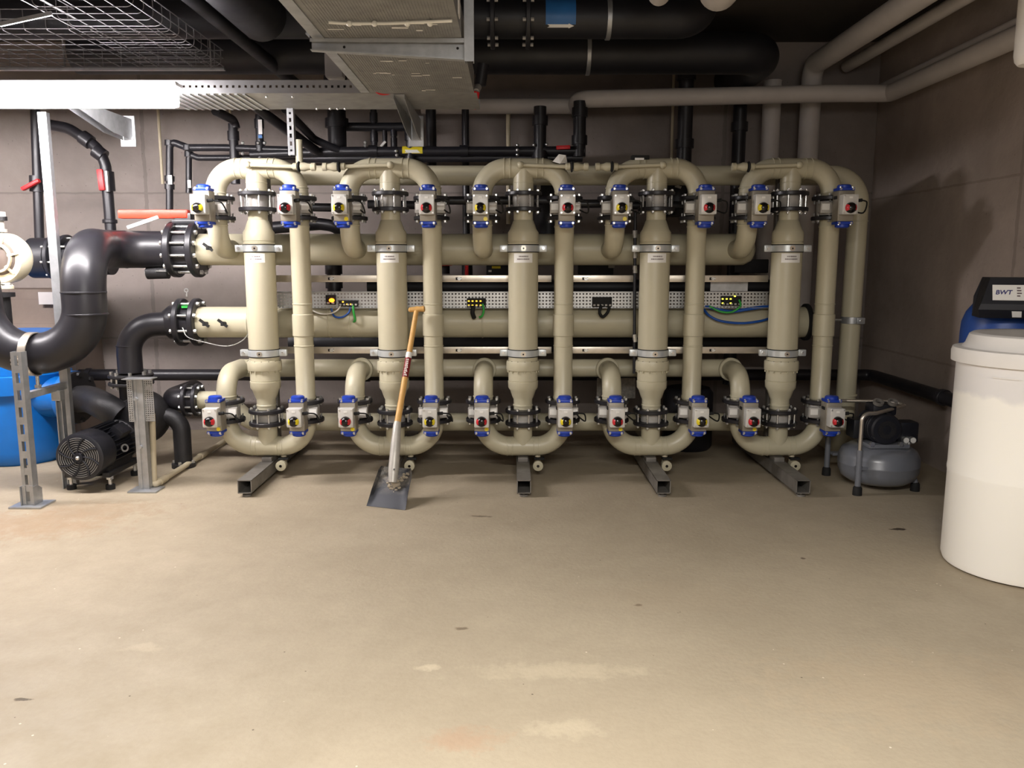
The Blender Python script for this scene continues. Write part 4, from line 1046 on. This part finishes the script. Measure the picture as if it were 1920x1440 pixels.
# ------------------------------------------------------------------ small pipes on the rear wall
ya = 6.6
def pv(name, label, u, v0, v1, r, mk='black', Y=ya, group=None, join=None):
    a = P(u, v0, Y); c = P(u, v1, Y); x = a.x
    b = MB().use(mk).tube([(x, Y, a.z), (x, Y, c.z)], r, 16)
    if mk == 'black' and r > .02:
        for f in (.3, .8): b.tube([(x, Y, a.z + (c.z - a.z) * f - .035), (x, Y, a.z + (c.z - a.z) * f + .035)], r * 1.25, 16)
    o = b.build(name); tag(o, label, 'pipe', group); return o
def clips(b, pts, Y):
    b.use('zinc')
    for u, v in pts: b.sphere(P(u, v, Y), .014, 8, 6)
# two stepped runs, each with its drop
t = thing('stepped_pipe_run', 'upper slim black pipe run with a drop beside the first loop', 'pipe', (-1.9, ya, 2.3))
b = MB().use('black').tube(rp([P(318, 395, ya), P(318, 264, ya), P(352, 277, ya), P(420, 277, ya), P(560, 282, ya)], [.04, .05, .05], 5), .028, 16)
for u, v in ((318, 268), (318, 335), (318, 350), (352, 277)): b.tube([P(u, v - 5, ya), P(u, v + 5, ya)], .038, 14)
b.build('pipe', None, t)
b = MB().use('white').box(P(319, 337, ya - .04), (.03, .006, .07)); clips(b, [(455, 268), (455, 288), (484, 268), (496, 268)], ya - .05); b.build('clip', None, t)
t = thing('stepped_pipe_run', 'lower slim black pipe run with a drop nearer the first loop', 'pipe', (-1.8, ya, 2.2))
b = MB().use('black').tube(rp([P(354, 362, ya + .1), P(354, 289, ya + .1), P(372, 296, ya + .1), P(470, 296, ya + .1), P(560, 294, ya + .1)], [.04, .05, .05], 5), .024, 16)
b.tube([P(354, 284, ya + .1), P(354, 294, ya + .1)], .034, 14).build('pipe', None, t)
MB().use('white').box(P(355, 345, ya + .05), (.026, .006, .06)).build('tag_label', None, t)
t = thing('black_pipe_run', 'straight black pipe with yellow label across the rear wall above the loops', 'pipe', (0, ya, 2.35))
zr_ = Zv(283, ya)
b = MB().tube([P(470, 290, ya), P(640, 284, ya), (Xu(1096, 282, ya), ya, zr_)], .036, 18)
for u in (700, 870, 1015): b.tube([P(u - 8, 283, ya), P(u + 8, 283, ya)], .045, 16)
b.build('pipe', 'black', t)
yl0, yl1 = Xu(755, 283, ya), Xu(793, 283, ya)
l_ = MB().lathe([(.0365, 0), (.0375, 0), (.0375, yl1 - yl0), (.0365, yl1 - yl0)], (yl0, ya, zr_), (1, 0, 0), 12, True, -1.3, 1.3, V((0, -1, 0))).build('flow_label', 'labelyel', t)
pz = zr_ - .008
MB().add([(yl0 + .02, ya - .0385, pz - .012), (yl0 + .03, ya - .0388, pz + .0), (yl0 + .02, ya - .0388, pz + .012), (yl1 - .04, ya - .0388, pz + .012), (yl1 - .015, ya - .0385, pz - .012)], [(0, 1, 2, 3, 4)]).build('flow_arrow', 'white', l_, flat=True)
b = MB(); clips(b, [(685, 267), (685, 273), (743, 283), (744, 291), (970, 272), (970, 281), (970, 290), (1001, 272), (1025, 271)], ya - .05); b.build('clip', None, t)
t2 = MB().bar(P(1043, 277, ya - .07), P(1069, 276, ya - .07), .03, .03, (0, 0, 1), .006).build('red_handle', 'redlever', t)
pipe('black_pipe_run', 'lower black pipe parallel to the yellow-labelled one', [P(560, 297, ya + .05), (Xu(1092, 297, ya + .05), ya + .05, Zv(296, ya + .05))], .033, 'black', .1, 16)
pv('wall_pipe', 'black pipe rising at the end of the yellow-labelled pipe', 1086, 294, 190, .05)
pv('wall_pipe', 'black pipe dropping from the cable tray behind the first loop', 442, 345, 232, .036)
pipe('bent_pipe', 'black pipe bending up into the lamp end of the cable tray', [P(442, 240, ya), P(440, 226, ya), P(404, 208, 6.3)], .034, 'black', .06, 16)
o = pv('wall_pipe', 'slim black pipe with white and blue tag behind the first loop', 489, 300, 215, .03)
MB().use('white').box(P(488, 238, ya - .035), (.03, .006, .11)).use('labelblue').box(P(488, 256, ya - .035), (.03, .007, .025)).build('tag_label', None, o)
pv('wall_pipe', 'thick black vertical pipe under the cable tray between the first two loops', 633, 278, 120, .075, Y=6.75)
pv('wall_pipe', 'slim black pipe with white valve handle between strut and bracket', 702, 280, 205, .026, Y=6.8)
pv('wall_pipe', 'thin black pipe next to the slim one with white handle', 722, 280, 238, .02, Y=6.8)
pv('wall_pipe', 'thin black pipe nearer the tapered bracket', 739, 280, 238, .022, Y=6.8)
o = MB().bar(P(714, 275, 6.74), P(723, 265, 6.74), .02, .02, (0, 0, 1), .004).build('valve_handle', 'white'); tag(o, 'small white valve handle among thin black pipes', 'handle')
pipe('wall_pipe', 'horizontal dark pipe joining the thin black pipes under the duct', [P(640, 238, 6.8), P(760, 238, 6.8)], .035, 'black_dull', .1, 16)
pv('wall_pipe', 'black vertical pipe just below the tapered bracket', 770, 330, 236, .034)
pv('wall_pipe', 'black vertical pipe with white tag between second and third loops', 814, 640, 190, .042, Y=6.85)
pv('wall_pipe', 'slimmer black vertical pipe between second and third loops', 876, 640, 190, .030, Y=6.85)
pv('conduit', 'pale vertical conduit behind the middle loop', 953, 420, 210, .018, 'conduit', 7.0)
pv('wall_pipe', 'black vertical pipe above the middle loop, beside the red handle', 1012, 330, 200, .05)
pv('conduit', 'thin pale conduit on the rear wall between middle and next loop', 1258, 330, 120, .012, 'conduit', 7.05)
t = MB()
pv('wall_pipe', 'thick black vertical pipe above the loop next but one to the compressor', 1281, 345, 90, .06, Y=6.7)
pv('wall_pipe', 'black vertical pipe between the last two columns', 1367, 720, 110, .055, Y=6.9)
pv('conduit', 'pale conduit on the bare wall beside the stepped pipes', 305, 345, 205, .012, 'conduit', 7.1)
pv('conduit', 'pale conduit behind the first loop under the cable tray', 436, 300, 205, .010, 'conduit', 7.1)
pv('conduit', 'pale stub pipe standing behind the first loop beside the slotted strut', 562, 318, 262, .026, 'beige', 6.0)
pv('wall_pipe', 'short black pipe behind the perforated tray beside the shovel column', 627, 548, 495, .055, Y=6.5)
o = MB().use('motor_blk').tube([P(1271, 338, 6.5), P(1271, 405, 6.5)], .17, 28).use('zinc').bar(P(1266, 348, 6.31), P(1277, 352, 6.31), .008, .02).build('pump_head'); tag(o, 'dark blue-black drum shape behind the loop next but one to the compressor', 'drum')
for u, l in ((1030, 'dark round pump head behind the middle loop'),):
    o = MB().use('motor_blk').tube([P(u, 338, 6.5), P(u, 440, 6.5)], .13, 28).use('zinc').box(P(1010, 350, 6.35), (.03, .02, .05)).build('pump_head'); tag(o, l, 'pump head')
# runs between the columns seen under the top header
for u0, u1, v, l in ((560, 655, 388, 'black pipe joint between first and second columns, top valve height'), (690, 800, 383, 'black pipe joint at valve height behind the shovel column'), (815, 890, 376, 'black pipe joint between shovel column and middle column'), (925, 1060, 376, 'black pipe joint behind the middle column at valve height'), (1075, 1150, 382, 'black pipe joint between middle column and the next'), (1180, 1300, 385, 'black pipe joint behind the column next but one to the compressor')):
    pipe('pipe_joint', l, [P(u0, v, 5.98), P(u1, v + (2 if u0 < 700 else 0), 5.98)], .03, 'black', .1, 16)
pipe('black_hose', 'black hose arched between the first two columns above the manifold', [P(500, 428, 6.15), P(600, 420, 6.15), P(635, 425, 6.15), P(645, 450, 6.2)], .045, 'black', .1, 18)
# black pipe along the rear and side walls
zw = .565
t = thing('wall_run_pipe', 'black pipe run low along the rear wall turning along the side wall', 'pipe', (0, 6.95, zw))
MB().tube(rp([(Xu(150, 712, 6.75), 6.75, zw), (WX - .1, 6.75, zw), (WX - .1, .6, zw)], .07, 6), .048, 20).build('pipe', 'black', t)
for u in (168, 430, 690): MB().ring((Xu(u, 712, 6.75), 6.75, zw), (1, 0, 0), .049, .058, .04, 20).build('pipe_clip', 'black', t)
for y in (5.6, 4.6): MB().ring((WX - .1, y, zw), (0, 1, 0), .049, .058, .05, 20).build('pipe_clip', 'black', t)
pipe('rear_pipe', 'wide black pipe behind the lower rails, above the low manifold', [P(545, 641, 6.45), (Xu(1450, 641, 6.45), 6.45, Zv(641, 6.45))], .085, 'black_dull', .1, 24)
pipe('rear_pipe', 'black pipe behind the upper rails under the thick manifold', [P(690, 538, 6.6), (Xu(1460, 538, 6.6), 6.6, Zv(538, 6.6))], .06, 'black_dull', .1, 20)
def ballvalve(u, v, Y, label, hv=True):
    t = thing('ball_valve', label, 'valve', tuple(P(u, v, Y)), 'small red-lever valves behind the rack')
    p = P(u, v, Y)
    MB().use('black').tube([p + V((0, 0, -.08)), p + V((0, 0, .08))], .045, 16).tube([p + V((0, -.06, 0)), p], .02, 12).build('valve_body', None, t)
    d = V((0, 0, .075)) if hv else V((.07, 0, .0))
    MB().bar(p + V((-.0, -.07, 0)) - d * .8, p + V((0, -.07, 0)) + d, .03, .022, (0, 1, 0), .006).build('lever', 'redlever', t)
ballvalve(770, 540, 6.75, 'small valve with upright red lever beside the shovel grip')
ballvalve(876, 507, 6.75, 'small valve with red lever above the upper rail')
ballvalve(833, 495, 6.75, 'small valve with crosswise red lever between second and middle columns', False)
for u0, u1, v0, v1, l in ((912, 958, 494, 516, 'dark control box with amber stripe behind the middle column'), (1085, 1150, 486, 515, 'dark box under the manifold beyond the middle column'), (1375, 1440, 486, 512, 'dim blue-grey box behind the column beside the compressor')):
    a = P(u0, v1, 6.6); c = P(u1, v0, 6.6)
    b = MB().use('motor_blk').box(((a.x + c.x) / 2, 6.64, (a.z + c.z) / 2), (c.x - a.x, .14, c.z - a.z), None, .01)
    if u0 == 912: b.use('labelyel').box((a.x + .08, 6.568, c.z - .03), (.07, .004, .018)); b.use('white').box((a.x + .03, 6.568, c.z - .06), (.025, .004, .015))
    if u0 == 1085: b.use('bodygrey').box((a.x + .26, 6.568, c.z - .04), (.05, .006, .06))
    o = b.build('control_box'); tag(o, l, 'box')
a = P(1119, 747, 6.35); c = P(1192, 709, 6.35)
o = MB().box(((a.x + c.x) / 2, 6.36, (a.z + c.z) / 2), (c.x - a.x, .02, c.z - a.z), None, .004).build('foil_plate', 'foil'); tag(o, 'crinkled silver foil plate behind a lower elbow', 'plate')
o = MB().lathe([(.18, 0), (.2, .03), (.2, .46), (.17, .5), (.0001, .51)], (1.43, 6.5, 0), (0, 0, 1), 32).build('dark_vessel', 'motor_blk'); tag(o, 'dark vessel standing on the floor behind the rack near the foil plate', 'vessel')
o = MB().use('white').add([P(1036, 303, 5.52), P(1048, 289, 5.52), P(1061, 291, 5.52), P(1064, 306, 5.54), P(1050, 307, 5.5)], [(0, 1, 2, 3, 4)]).add([P(1036, 303, 5.525), P(1048, 289, 5.525), P(1061, 291, 5.525), P(1064, 306, 5.545), P(1050, 307, 5.505)], [(4, 3, 2, 1, 0)]).build('paper_tag', None, flat=True); tag(o, 'white paper tag resting on the arch of the middle loop', 'paper')
o = MB().use('rubber').box(P(1200, 296, 5.58), (.12, .05, .03), None, .006).use('white').box(P(1199, 298, 5.55), (.06, .004, .014)).build('sensor_strip'); tag(o, 'black strip with white tag on the loop next but one to the compressor', 'sensor')
# levers and pipes at the wall above the large black pipe
t = thing('lever_valve_pipe', 'black pipe with upright red lever curving down the bare wall', 'pipe', (-3.3, 6.6, 1.7))
MB().tube(rp([P(80, 232, 6.7), P(128, 240, 6.65), P(185, 278, 6.6), P(198, 310, 6.6), P(208, 436, 6.6)], [.3, .3, .2], 8), .042, 18).build('pipe', 'black', t)
b = MB().use('black')
for u, v in ((162, 262), (187, 288)):
    d = V((.6, 0, -.45)).normalized(); MB().tube([P(u, v, 6.6) - d * .04, P(u, v, 6.6) + d * .04], .056, 16).build('socket', 'black', t)
MB().ring(P(206, 415, 6.6), (0, 0, 1), .043, .056, .03, 16).build('socket', 'black', t)
b.tube([P(199, 322, 6.6), P(202, 358, 6.6)], .058, 16)
b.use('galv').box(P(200, 340, 6.53), (.03, .03, .16), None, .004); b.build('valve_body', None, t)
MB().bar(P(187, 317, 6.5), P(192, 357, 6.5), .045, .03, (0, 1, 0), .01).build('lever', 'redlever', t)
t = thing('lever_valve_pipe', 'black pipe with slanting red lever behind the tall galvanised post', 'pipe', (-3.9, 6.6, 1.7))
b = MB().use('black').tube([P(66, 205, 6.6), P(74, 450, 6.6)], .036, 16)
b.tube([P(69, 330, 6.6), P(70, 360, 6.6)], .055, 16).build('pipe', None, t)
MB().bar(P(42, 355, 6.5), P(74, 338, 6.5), .045, .03, (0, 0, 1), .01).build('lever', 'redlever', t)
t = thing('duct_valve', 'dark red valve handle hanging beside the end of the wide duct', 'valve', tuple(P(890, 190, 5.6)))
MB().use('redlever').bar(P(893, 172, 5.6), P(886, 204, 5.6), .05, .04, (0, 1, 0), .008).build('lever', None, t)
MB().use('bodygrey').cyl(P(893, 172, 5.6), P(897, 163, 5.66), .022, None, 12).use('black').tube([P(900, 160, 5.7), P(906, 120, 5.7)], .04, 14).build('valve_body', None, t)
# ------------------------------------------------------------------ shovel
gr = P(781, 581, 5.47); sk = P(744.5, 797, 5.08); bl = P(736, 905, 4.93)
t = thing('shovel', 'shovel with wooden T-grip handle and worn black blade leaning on a column', 'shovel', tuple(G(725, 953)))
MB().tube([gr, gr.lerp(sk, .3), gr.lerp(sk, .7), sk], [.0165, .018, .0195, .021], 16).build('shaft', 'wood', t)
d_ = (sk - gr).normalized()
f0, f1 = .405, .60
b = MB().use('redlever'); M['decal'] = mat('dark_red_decal', (128, 22, 28), .4, var=.05)
b = MB().use('white').tube([gr.lerp(sk, .385), gr.lerp(sk, f0 + .03)], .0205, 16).use('decal').tube([gr.lerp(sk, f0 + .028), gr.lerp(sk, f1)], .0207, 16)
rn = random.Random(11); b.use('white')
for k in range(9):
    q = gr.lerp(sk, f0 + .04 + k * .0165); xdir = V((1, 0, 0))
    b.bar(q + V((-.012 + rn.uniform(0, .006), -.0205, 0)), q + V((.008 + rn.uniform(-.006, .002), -.0212, .004)), .0035, .011, V((0, 0, 1)))
b.build('handle_decal', None, t)
a, c = P(766, 581, 5.47), P(797, 579, 5.47); mid = (a + c) / 2
MB().tube([a, a.lerp(c, .06), a.lerp(c, .3), a.lerp(c, .5), a.lerp(c, .72), a.lerp(c, .94), c], [.008, .016, .0175, .021, .018, .021, .012], 16).build('grip', 'wood', t)
MB().use('socket').tube([sk + (gr - sk).normalized() * .02, sk, sk.lerp(bl, .35), sk.lerp(bl, .75), bl], [.0225, .025, .031, .034, .026], 18).use('dark').cyl(P(739, 880, 4.905), P(739, 880, 4.93), .006, None, 8).build('socket', 'socket', t)
b0, b1 = G(687, 949), G(760, 957)
u0, u1 = P(714, 875, 5.06), P(776, 880, 5.05)
nx, ny = 12, 12
vs = []; vb = []
for j in range(ny + 1):
    for i in range(nx + 1):
        s, q = i / nx, j / ny
        p = b0.lerp(b1, s).lerp(u0.lerp(u1, s), q)
        e = max(0, abs(s - .5) * 2 - .72) / .28
        up = .034 * e * e * min(1, q * 2.2) + .03 * max(0, q - .82) / .18 * (1 if True else 0)
        nrm = V((0, -.93, .36))
        p = p + nrm * up
        if q > .9: p = p.lerp(b0.lerp(b1, .5).lerp(u0.lerp(u1, .5), q), .12 * (q - .9) / .1)
        if q < .06: p.z = max(p.z, .002)
        vs.append(p); vb.append(p - nrm * .004)
m_ = nx + 1; N_ = len(vs); fs = []
for j in range(ny):
    for i in range(nx):
        a_ = j * m_ + i; fs.append((a_, a_ + 1, a_ + m_ + 1, a_ + m_)); fs.append((N_ + a_, N_ + a_ + m_, N_ + a_ + m_ + 1, N_ + a_ + 1))
for i in range(nx):
    fs.append((i, N_ + i, N_ + i + 1, i + 1)); k = ny * m_ + i; fs.append((k, k + 1, N_ + k + 1, N_ + k))
for j in range(ny):
    k = j * m_; fs.append((k, k + m_, N_ + k + m_, N_ + k)); k += nx; fs.append((k, N_ + k, N_ + k + m_, k + m_))
MB().use('blade').add(vs + vb, fs).build('blade', None, t)
b = MB()
rn = random.Random(21)
for k in range(44):
    if k < 26: u, v, s_ = 738 + rn.gauss(0, 6.5), 911 + rn.gauss(0, 6), rn.uniform(.006, .015)
    else:
        q = rn.random(); u, v, s_ = 749 + 18 * q + rn.gauss(0, 2), 906 - 22 * q + rn.gauss(0, 3), rn.uniform(.003, .009)
    Yq = b0.y + (u0.y - b0.y) * (950 - v) / 74.0
    b.sphere(P(u, v, Yq - .022), s_, 7, 5, (rn.uniform(.8, 1.5), .8, rn.uniform(.6, 1.1)))
b.build('mortar_residue', 'mortar', t)
# ------------------------------------------------------------------ compressor
CXp, CYp = 2.475, 5.34
t = thing('air_compressor', 'grey pancake air compressor with tubular handle on the floor', 'compressor', (CXp, CYp, 0))
b = MB().lathe([(.06, .04), (.19, .045), (.235, .075), (.255, .125), (.257, .16), (.2585, .163), (.2585, .17), (.257, .173), (.255, .215), (.235, .258), (.19, .285), (.08, .295), (.0001, .296)], (CXp, CYp, 0), (0, 0, 1), 52)
b.build('tank', 'tank_grey', t)
b = MB().use('tank_grey').box((CXp - .0, CYp - .05, .305), (.27, .2, .03), None, .012); b.build('pump_mount', None, t)
b = MB().use('motor_blk').lathe([(.09, -.13), (.1, -.12), (.1, .1), (.08, .13)], (CXp - .03, CYp - .03, .42), (0, 1, 0), 28)
for k in range(7): b.ring((CXp - .03, CYp - .1 + k * .028, .42), (0, 1, 0), .095, .108, .01, 28)
b.box((CXp + .0, CYp + .02, .53), (.16, .14, .08), None, .02).box((CXp - .15, CYp + .02, .40), (.1, .13, .13), None, .015)
b.use('iron').lathe([(.03, 0), (.06, 0), (.06, .006), (.03, .006)], (CXp - .03, CYp - .165, .42), (0, 1, 0), 20, True).use('beam').lathe([(.022, 0), (.034, 0), (.034, .02), (.022, .02)], (CXp - .05, CYp - .05, .575), (0, -.5, 1), 16, True).lathe([(.022, 0), (.034, 0), (.034, .02), (.022, .02)], (CXp + .045, CYp - .05, .575), (0, -.5, 1), 16, True)
b.use('zinc').cyl((CXp - .12, CYp - .165, .325), (CXp - .12, CYp - .14, .325), .015, None, 8).cyl((CXp + .07, CYp - .165, .325), (CXp + .07, CYp - .14, .325), .015, None, 8)
b.build('motor', None, t)
b = MB().use('motor_blk').box((CXp + .16, CYp + .0, .38), (.14, .12, .14), None, .015)
b.use('zinc').cyl((CXp + .135, CYp - .09, .335), (CXp + .135, CYp - .05, .335), .022, None, 16).cyl((CXp + .18, CYp - .09, .335), (CXp + .18, CYp - .05, .335), .022, None, 16)
b.use('white').cyl((CXp + .135, CYp - .092, .335), (CXp + .135, CYp - .09, .335), .018, None, 16).cyl((CXp + .18, CYp - .092, .335), (CXp + .18, CYp - .09, .335), .018, None, 16)
b.use('zinc').tube([(CXp + .16, CYp - .08, .32), (CXp + .15, CYp - .08, .28)], .012, 10).build('pressure_switch', None, t)
h0 = G(1607, 928)
hx, hy = h0.x, h0.y; zt = Zv(776, hy)
e1 = P(1694, 774, 5.42)
b = MB().use('steel').tube(rp([(hx, hy, .2), (hx, hy, zt), (hx + .1, hy + .02, zt), (e1.x, 5.42, zt - .0)], [.08, .03], 7), .0125, 14)
b.tube(rp([(hx - .01, hy + .5, .2), (hx - .01, hy + .5, zt), (hx + .1, hy + .5, zt), (e1.x - .04, 5.56, zt + .005), (e1.x + .02, 5.5, zt), (e1.x, 5.42, zt)], [.09, .05, .05, .03], 7), .0125, 14)
b.use('tank_grey').tube([(hx, hy, .035), (hx, hy, .3)], .019, 16).box((hx + .06, hy + .04, .17), (.12, .05, .02)).tube([(hx - .01, hy + .5, .035), (hx - .01, hy + .5, .3)], .019, 16).box((hx + .06, hy + .45, .17), (.12, .05, .02)); b.build('handle', None, t)
fo = MB()
for (x, y) in ((hx, hy), (CXp + .2, CYp - .12), (hx - .01, hy + .5), (CXp + .15, CYp + .2)):
    MB().lathe([(.03, 0), (.028, .05), (.02, .06)], (x, y, 0), (0, 0, 1), 16).build('rubber_foot', 'rubber', t)
MB().tube([(CXp + .2, CYp - .12, .05), (CXp + .19, CYp - .12, .08)], .02, 10).tube([(CXp + .15, CYp + .2, .05), (CXp + .14, CYp + .18, .08)], .02, 10).build('foot_bracket', 'tank_grey', t)
# ------------------------------------------------------------------ brine bin and softener
BX, BY, BR = 2.525, 3.87, .345
HB = 1.06
t = thing('brine_tank', 'tall white plastic bin half filled with salt, with lid', 'bin', (BX, BY, 0))
MB().lathe([(.0001, .004), (BR - .03, .004), (BR - .008, .012), (BR, .035), (BR - .001, .46), (BR + .002, .475), (BR + .002, .485), (BR, .50), (BR - .002, HB - .02), (.0001, HB - .02)], (BX, BY, 0), (0, 0, 1), 72).build('body', 'milky', t)
b = MB().lathe([(BR + .004, HB - .04), (BR + .022, HB - .036), (BR + .024, HB + .01), (BR + .018, HB + .03), (BR - .02, HB + .034), (BR - .035, HB + .05), (BR - .05, HB + .095), (BR - .065, HB + .104), (BR - .1, HB + .1), (.0001, HB + .1)], (BX, BY, 0), (0, 0, 1), 72)
b.build('lid', 'lid', t)
b = MB().lathe([(BR + .001, .972), (BR + .0045, .972), (BR + .0045, .978), (BR + .001, .978)], (BX, BY, 0), (0, 0, 1), 10, True, .1, .42, V((-.92, -.38, 0)))
b.build('moulded_mark', 'lid', t)
vx, vy = 2.748, 4.52
t = thing('softener_vessel', 'blue pressure vessel with black control head behind the white bin', 'water softener', (vx, vy, 0))
zt = Zv(588, 4.3)
MB().lathe([(.2, 0), (.218, .02), (.218, zt - .12), (.214, zt - .06), (.195, zt - .005), (.16, zt + .045), (.08, zt + .07), (.0001, zt + .075)], (vx, vy, 0), (0, 0, 1), 52).build('vessel', 'blue_vessel', t)
# control head: black wedge box turned toward the viewer
hr = Matrix.Rotation(math.radians(-20), 3, 'Z')
hc = P(1946, 558, 4.3)
fx = hr @ V((1, 0, 0)); fy = hr @ V((0, 1, 0)); fz = V((0, 0, 1))
hw = .60
prof = [(-.16, -.06), (-.13, -.105), (.08, -.105), (.12, 0.), (.12, .105), (-.10, .105), (-.16, -.03)]
b = MB(); base_ = hc - fx * hw * .5; np_ = len(prof)
b.add([base_ + fx * (.055 * max(0, (z + .06) / .165) + (.012 if z < -.08 else 0)) + fy * y + fz * z for y, z in prof] + [base_ + fx * hw + fy * y + fz * z for y, z in prof],
      [tuple(range(np_)), tuple(range(2 * np_ - 1, np_ - 1, -1))] + [(q, (q + 1) % np_, np_ + (q + 1) % np_, np_ + q) for q in range(np_)])
hd = b.build('control_head', 'motor_blk', t, flat=True)
MB().lathe([(.07, 0), (.09, .03), (.09, .1), (.06, .12)], (vx, vy, zt + .04), (0, 0, 1), 24).build('neck', 'motor_blk', t)
def face(s, q, off=.002):   # on the sloping front of the head: s across 0..1, q up 0..1
    a = V((0, 0, 0)) + hc - fx * hw * .5 + fx * hw * s + fy * (-.16 + .06 * q) + fz * (-.03 + .135 * q)
    nn = (fy * -.135 + fz * .06).normalized()
    return a + nn * off
def quad(s0, s1, q0, q1, name, mk, par, off=.002, sk=0.0):
    vs = [face(s0, q0, off), face(s1, q0, off), face(s1 + sk, q1, off), face(s0 + sk, q1, off)]
    nn = (fy * -.135 + fz * .06).normalized()
    vs += [v - nn * .0015 for v in vs]
    return MB().add(vs, [(0, 1, 2, 3), (7, 6, 5, 4), (0, 4, 5, 1), (1, 5, 6, 2), (2, 6, 7, 3), (3, 7, 4, 0)]).build(name, mk, par, flat=True)
l_ = quad(.105, .40, .14, .72, 'maker_label', 'white', hd)
b = MB()
for s0, s1, q in ((.29, .318, .58), (.29, .323, .48), (.29, .326, .38), (.29, .315, .28), (.352, .378, .6), (.355, .378, .46), (.352, .366, .34), (.352, .375, .24)):
    vs = [face(s0, q, .0026), face(s1, q, .0026), face(s1, q + .05, .0026), face(s0, q + .05, .0026)]; b.add(vs, [(0, 1, 2, 3)])
b.build('small_print', 'ink', l_, flat=True)
cu = bpy.data.curves.new('maker_name', 'FONT'); cu.body = 'BWT'; cu.size = .034; cu.shear = .2; cu.extrude = .0006; cu.align_x = 'LEFT'; cu.offset = .0006
tmp = bpy.data.objects.new('maker_name_tmp', cu); COL.objects.link(tmp)
bpy.context.view_layer.update()
me = bpy.data.meshes.new_from_object(tmp.evaluated_get(bpy.context.evaluated_depsgraph_get())); COL.objects.unlink(tmp); bpy.data.objects.remove(tmp)
me.materials.clear(); me.materials.append(M['navy'])
fu = (fy * .06 + fz * .135).normalized(); fn = (fy * -.135 + fz * .06).normalized()
mt = Matrix(((fx.x, fu.x, fn.x), (fx.y, fu.y, fn.y), (fx.z, fu.z, fn.z))).to_4x4(); mt.translation = face(.125, .36, .003) - t.location
me.transform(mt); o = bpy.data.objects.new('maker_name', me); COL.objects.link(o); o.parent = l_
def low(s, q): return hc - fx * hw * .5 + fx * hw * s + fy * (-.161 + .03 * q) + fz * (-.062 - .043 * q) + fy * -.001
b = MB(); b.add([low(.255, .1), low(.33, .1), low(.34, .85), low(.27, .85)], [(0, 1, 2, 3)]); b.build('rating_label', 'white', hd, flat=True)
# ------------------------------------------------------------------ light and camera
def area(name, loc, sx, sy, power, col=(1, .95, .88), rot=(0, 0, 0), spread=180):
    l = bpy.data.lights.new(name, 'AREA'); l.shape = 'RECTANGLE'; l.size = sx; l.size_y = sy; l.energy = power; l.color = col; l.spread = math.radians(spread)
    o = bpy.data.objects.new(name, l); COL.objects.link(o); o.location = loc; o.rotation_euler = rot; return o
area('aisle_lamp_light', (.1, .7, 2.4), 1.6, .12, 180, (1, .965, .915), (0, 0, 0))
for k in range(3):
    l = bpy.data.lights.new('rear_lamp_light', 'POINT'); l.energy = 42; l.color = (1, .965, .915); l.shadow_soft_size = .35
    o = bpy.data.objects.new('rear_lamp_light', l); COL.objects.link(o); o.location = (-.1 + .6 * k, -1.4, 2.4)
w = bpy.data.worlds.new('room'); SC.world = w; w.use_nodes = True
w.node_tree.nodes['Background'].inputs[0].default_value = (.02, .02, .022, 1); w.node_tree.nodes['Background'].inputs[1].default_value = 1
cam = bpy.data.cameras.new('camera'); cam.sensor_width = 36; cam.sensor_fit = 'HORIZONTAL'; cam.lens = F / 1920 * 36; cam.clip_start = .05
co = bpy.data.objects.new('camera', cam); COL.objects.link(co); co.location = (0, 0, EYE); co.rotation_euler = (PI / 2 - PITCH, 0, 0)
SC.camera = co
vs_ = SC.view_settings; SC.display_settings.display_device = 'sRGB'
vs_.view_transform = 'Standard'; vs_.look = 'None'; vs_.exposure = 0.0; vs_.gamma = 1.0; vs_.use_curve_mapping = False
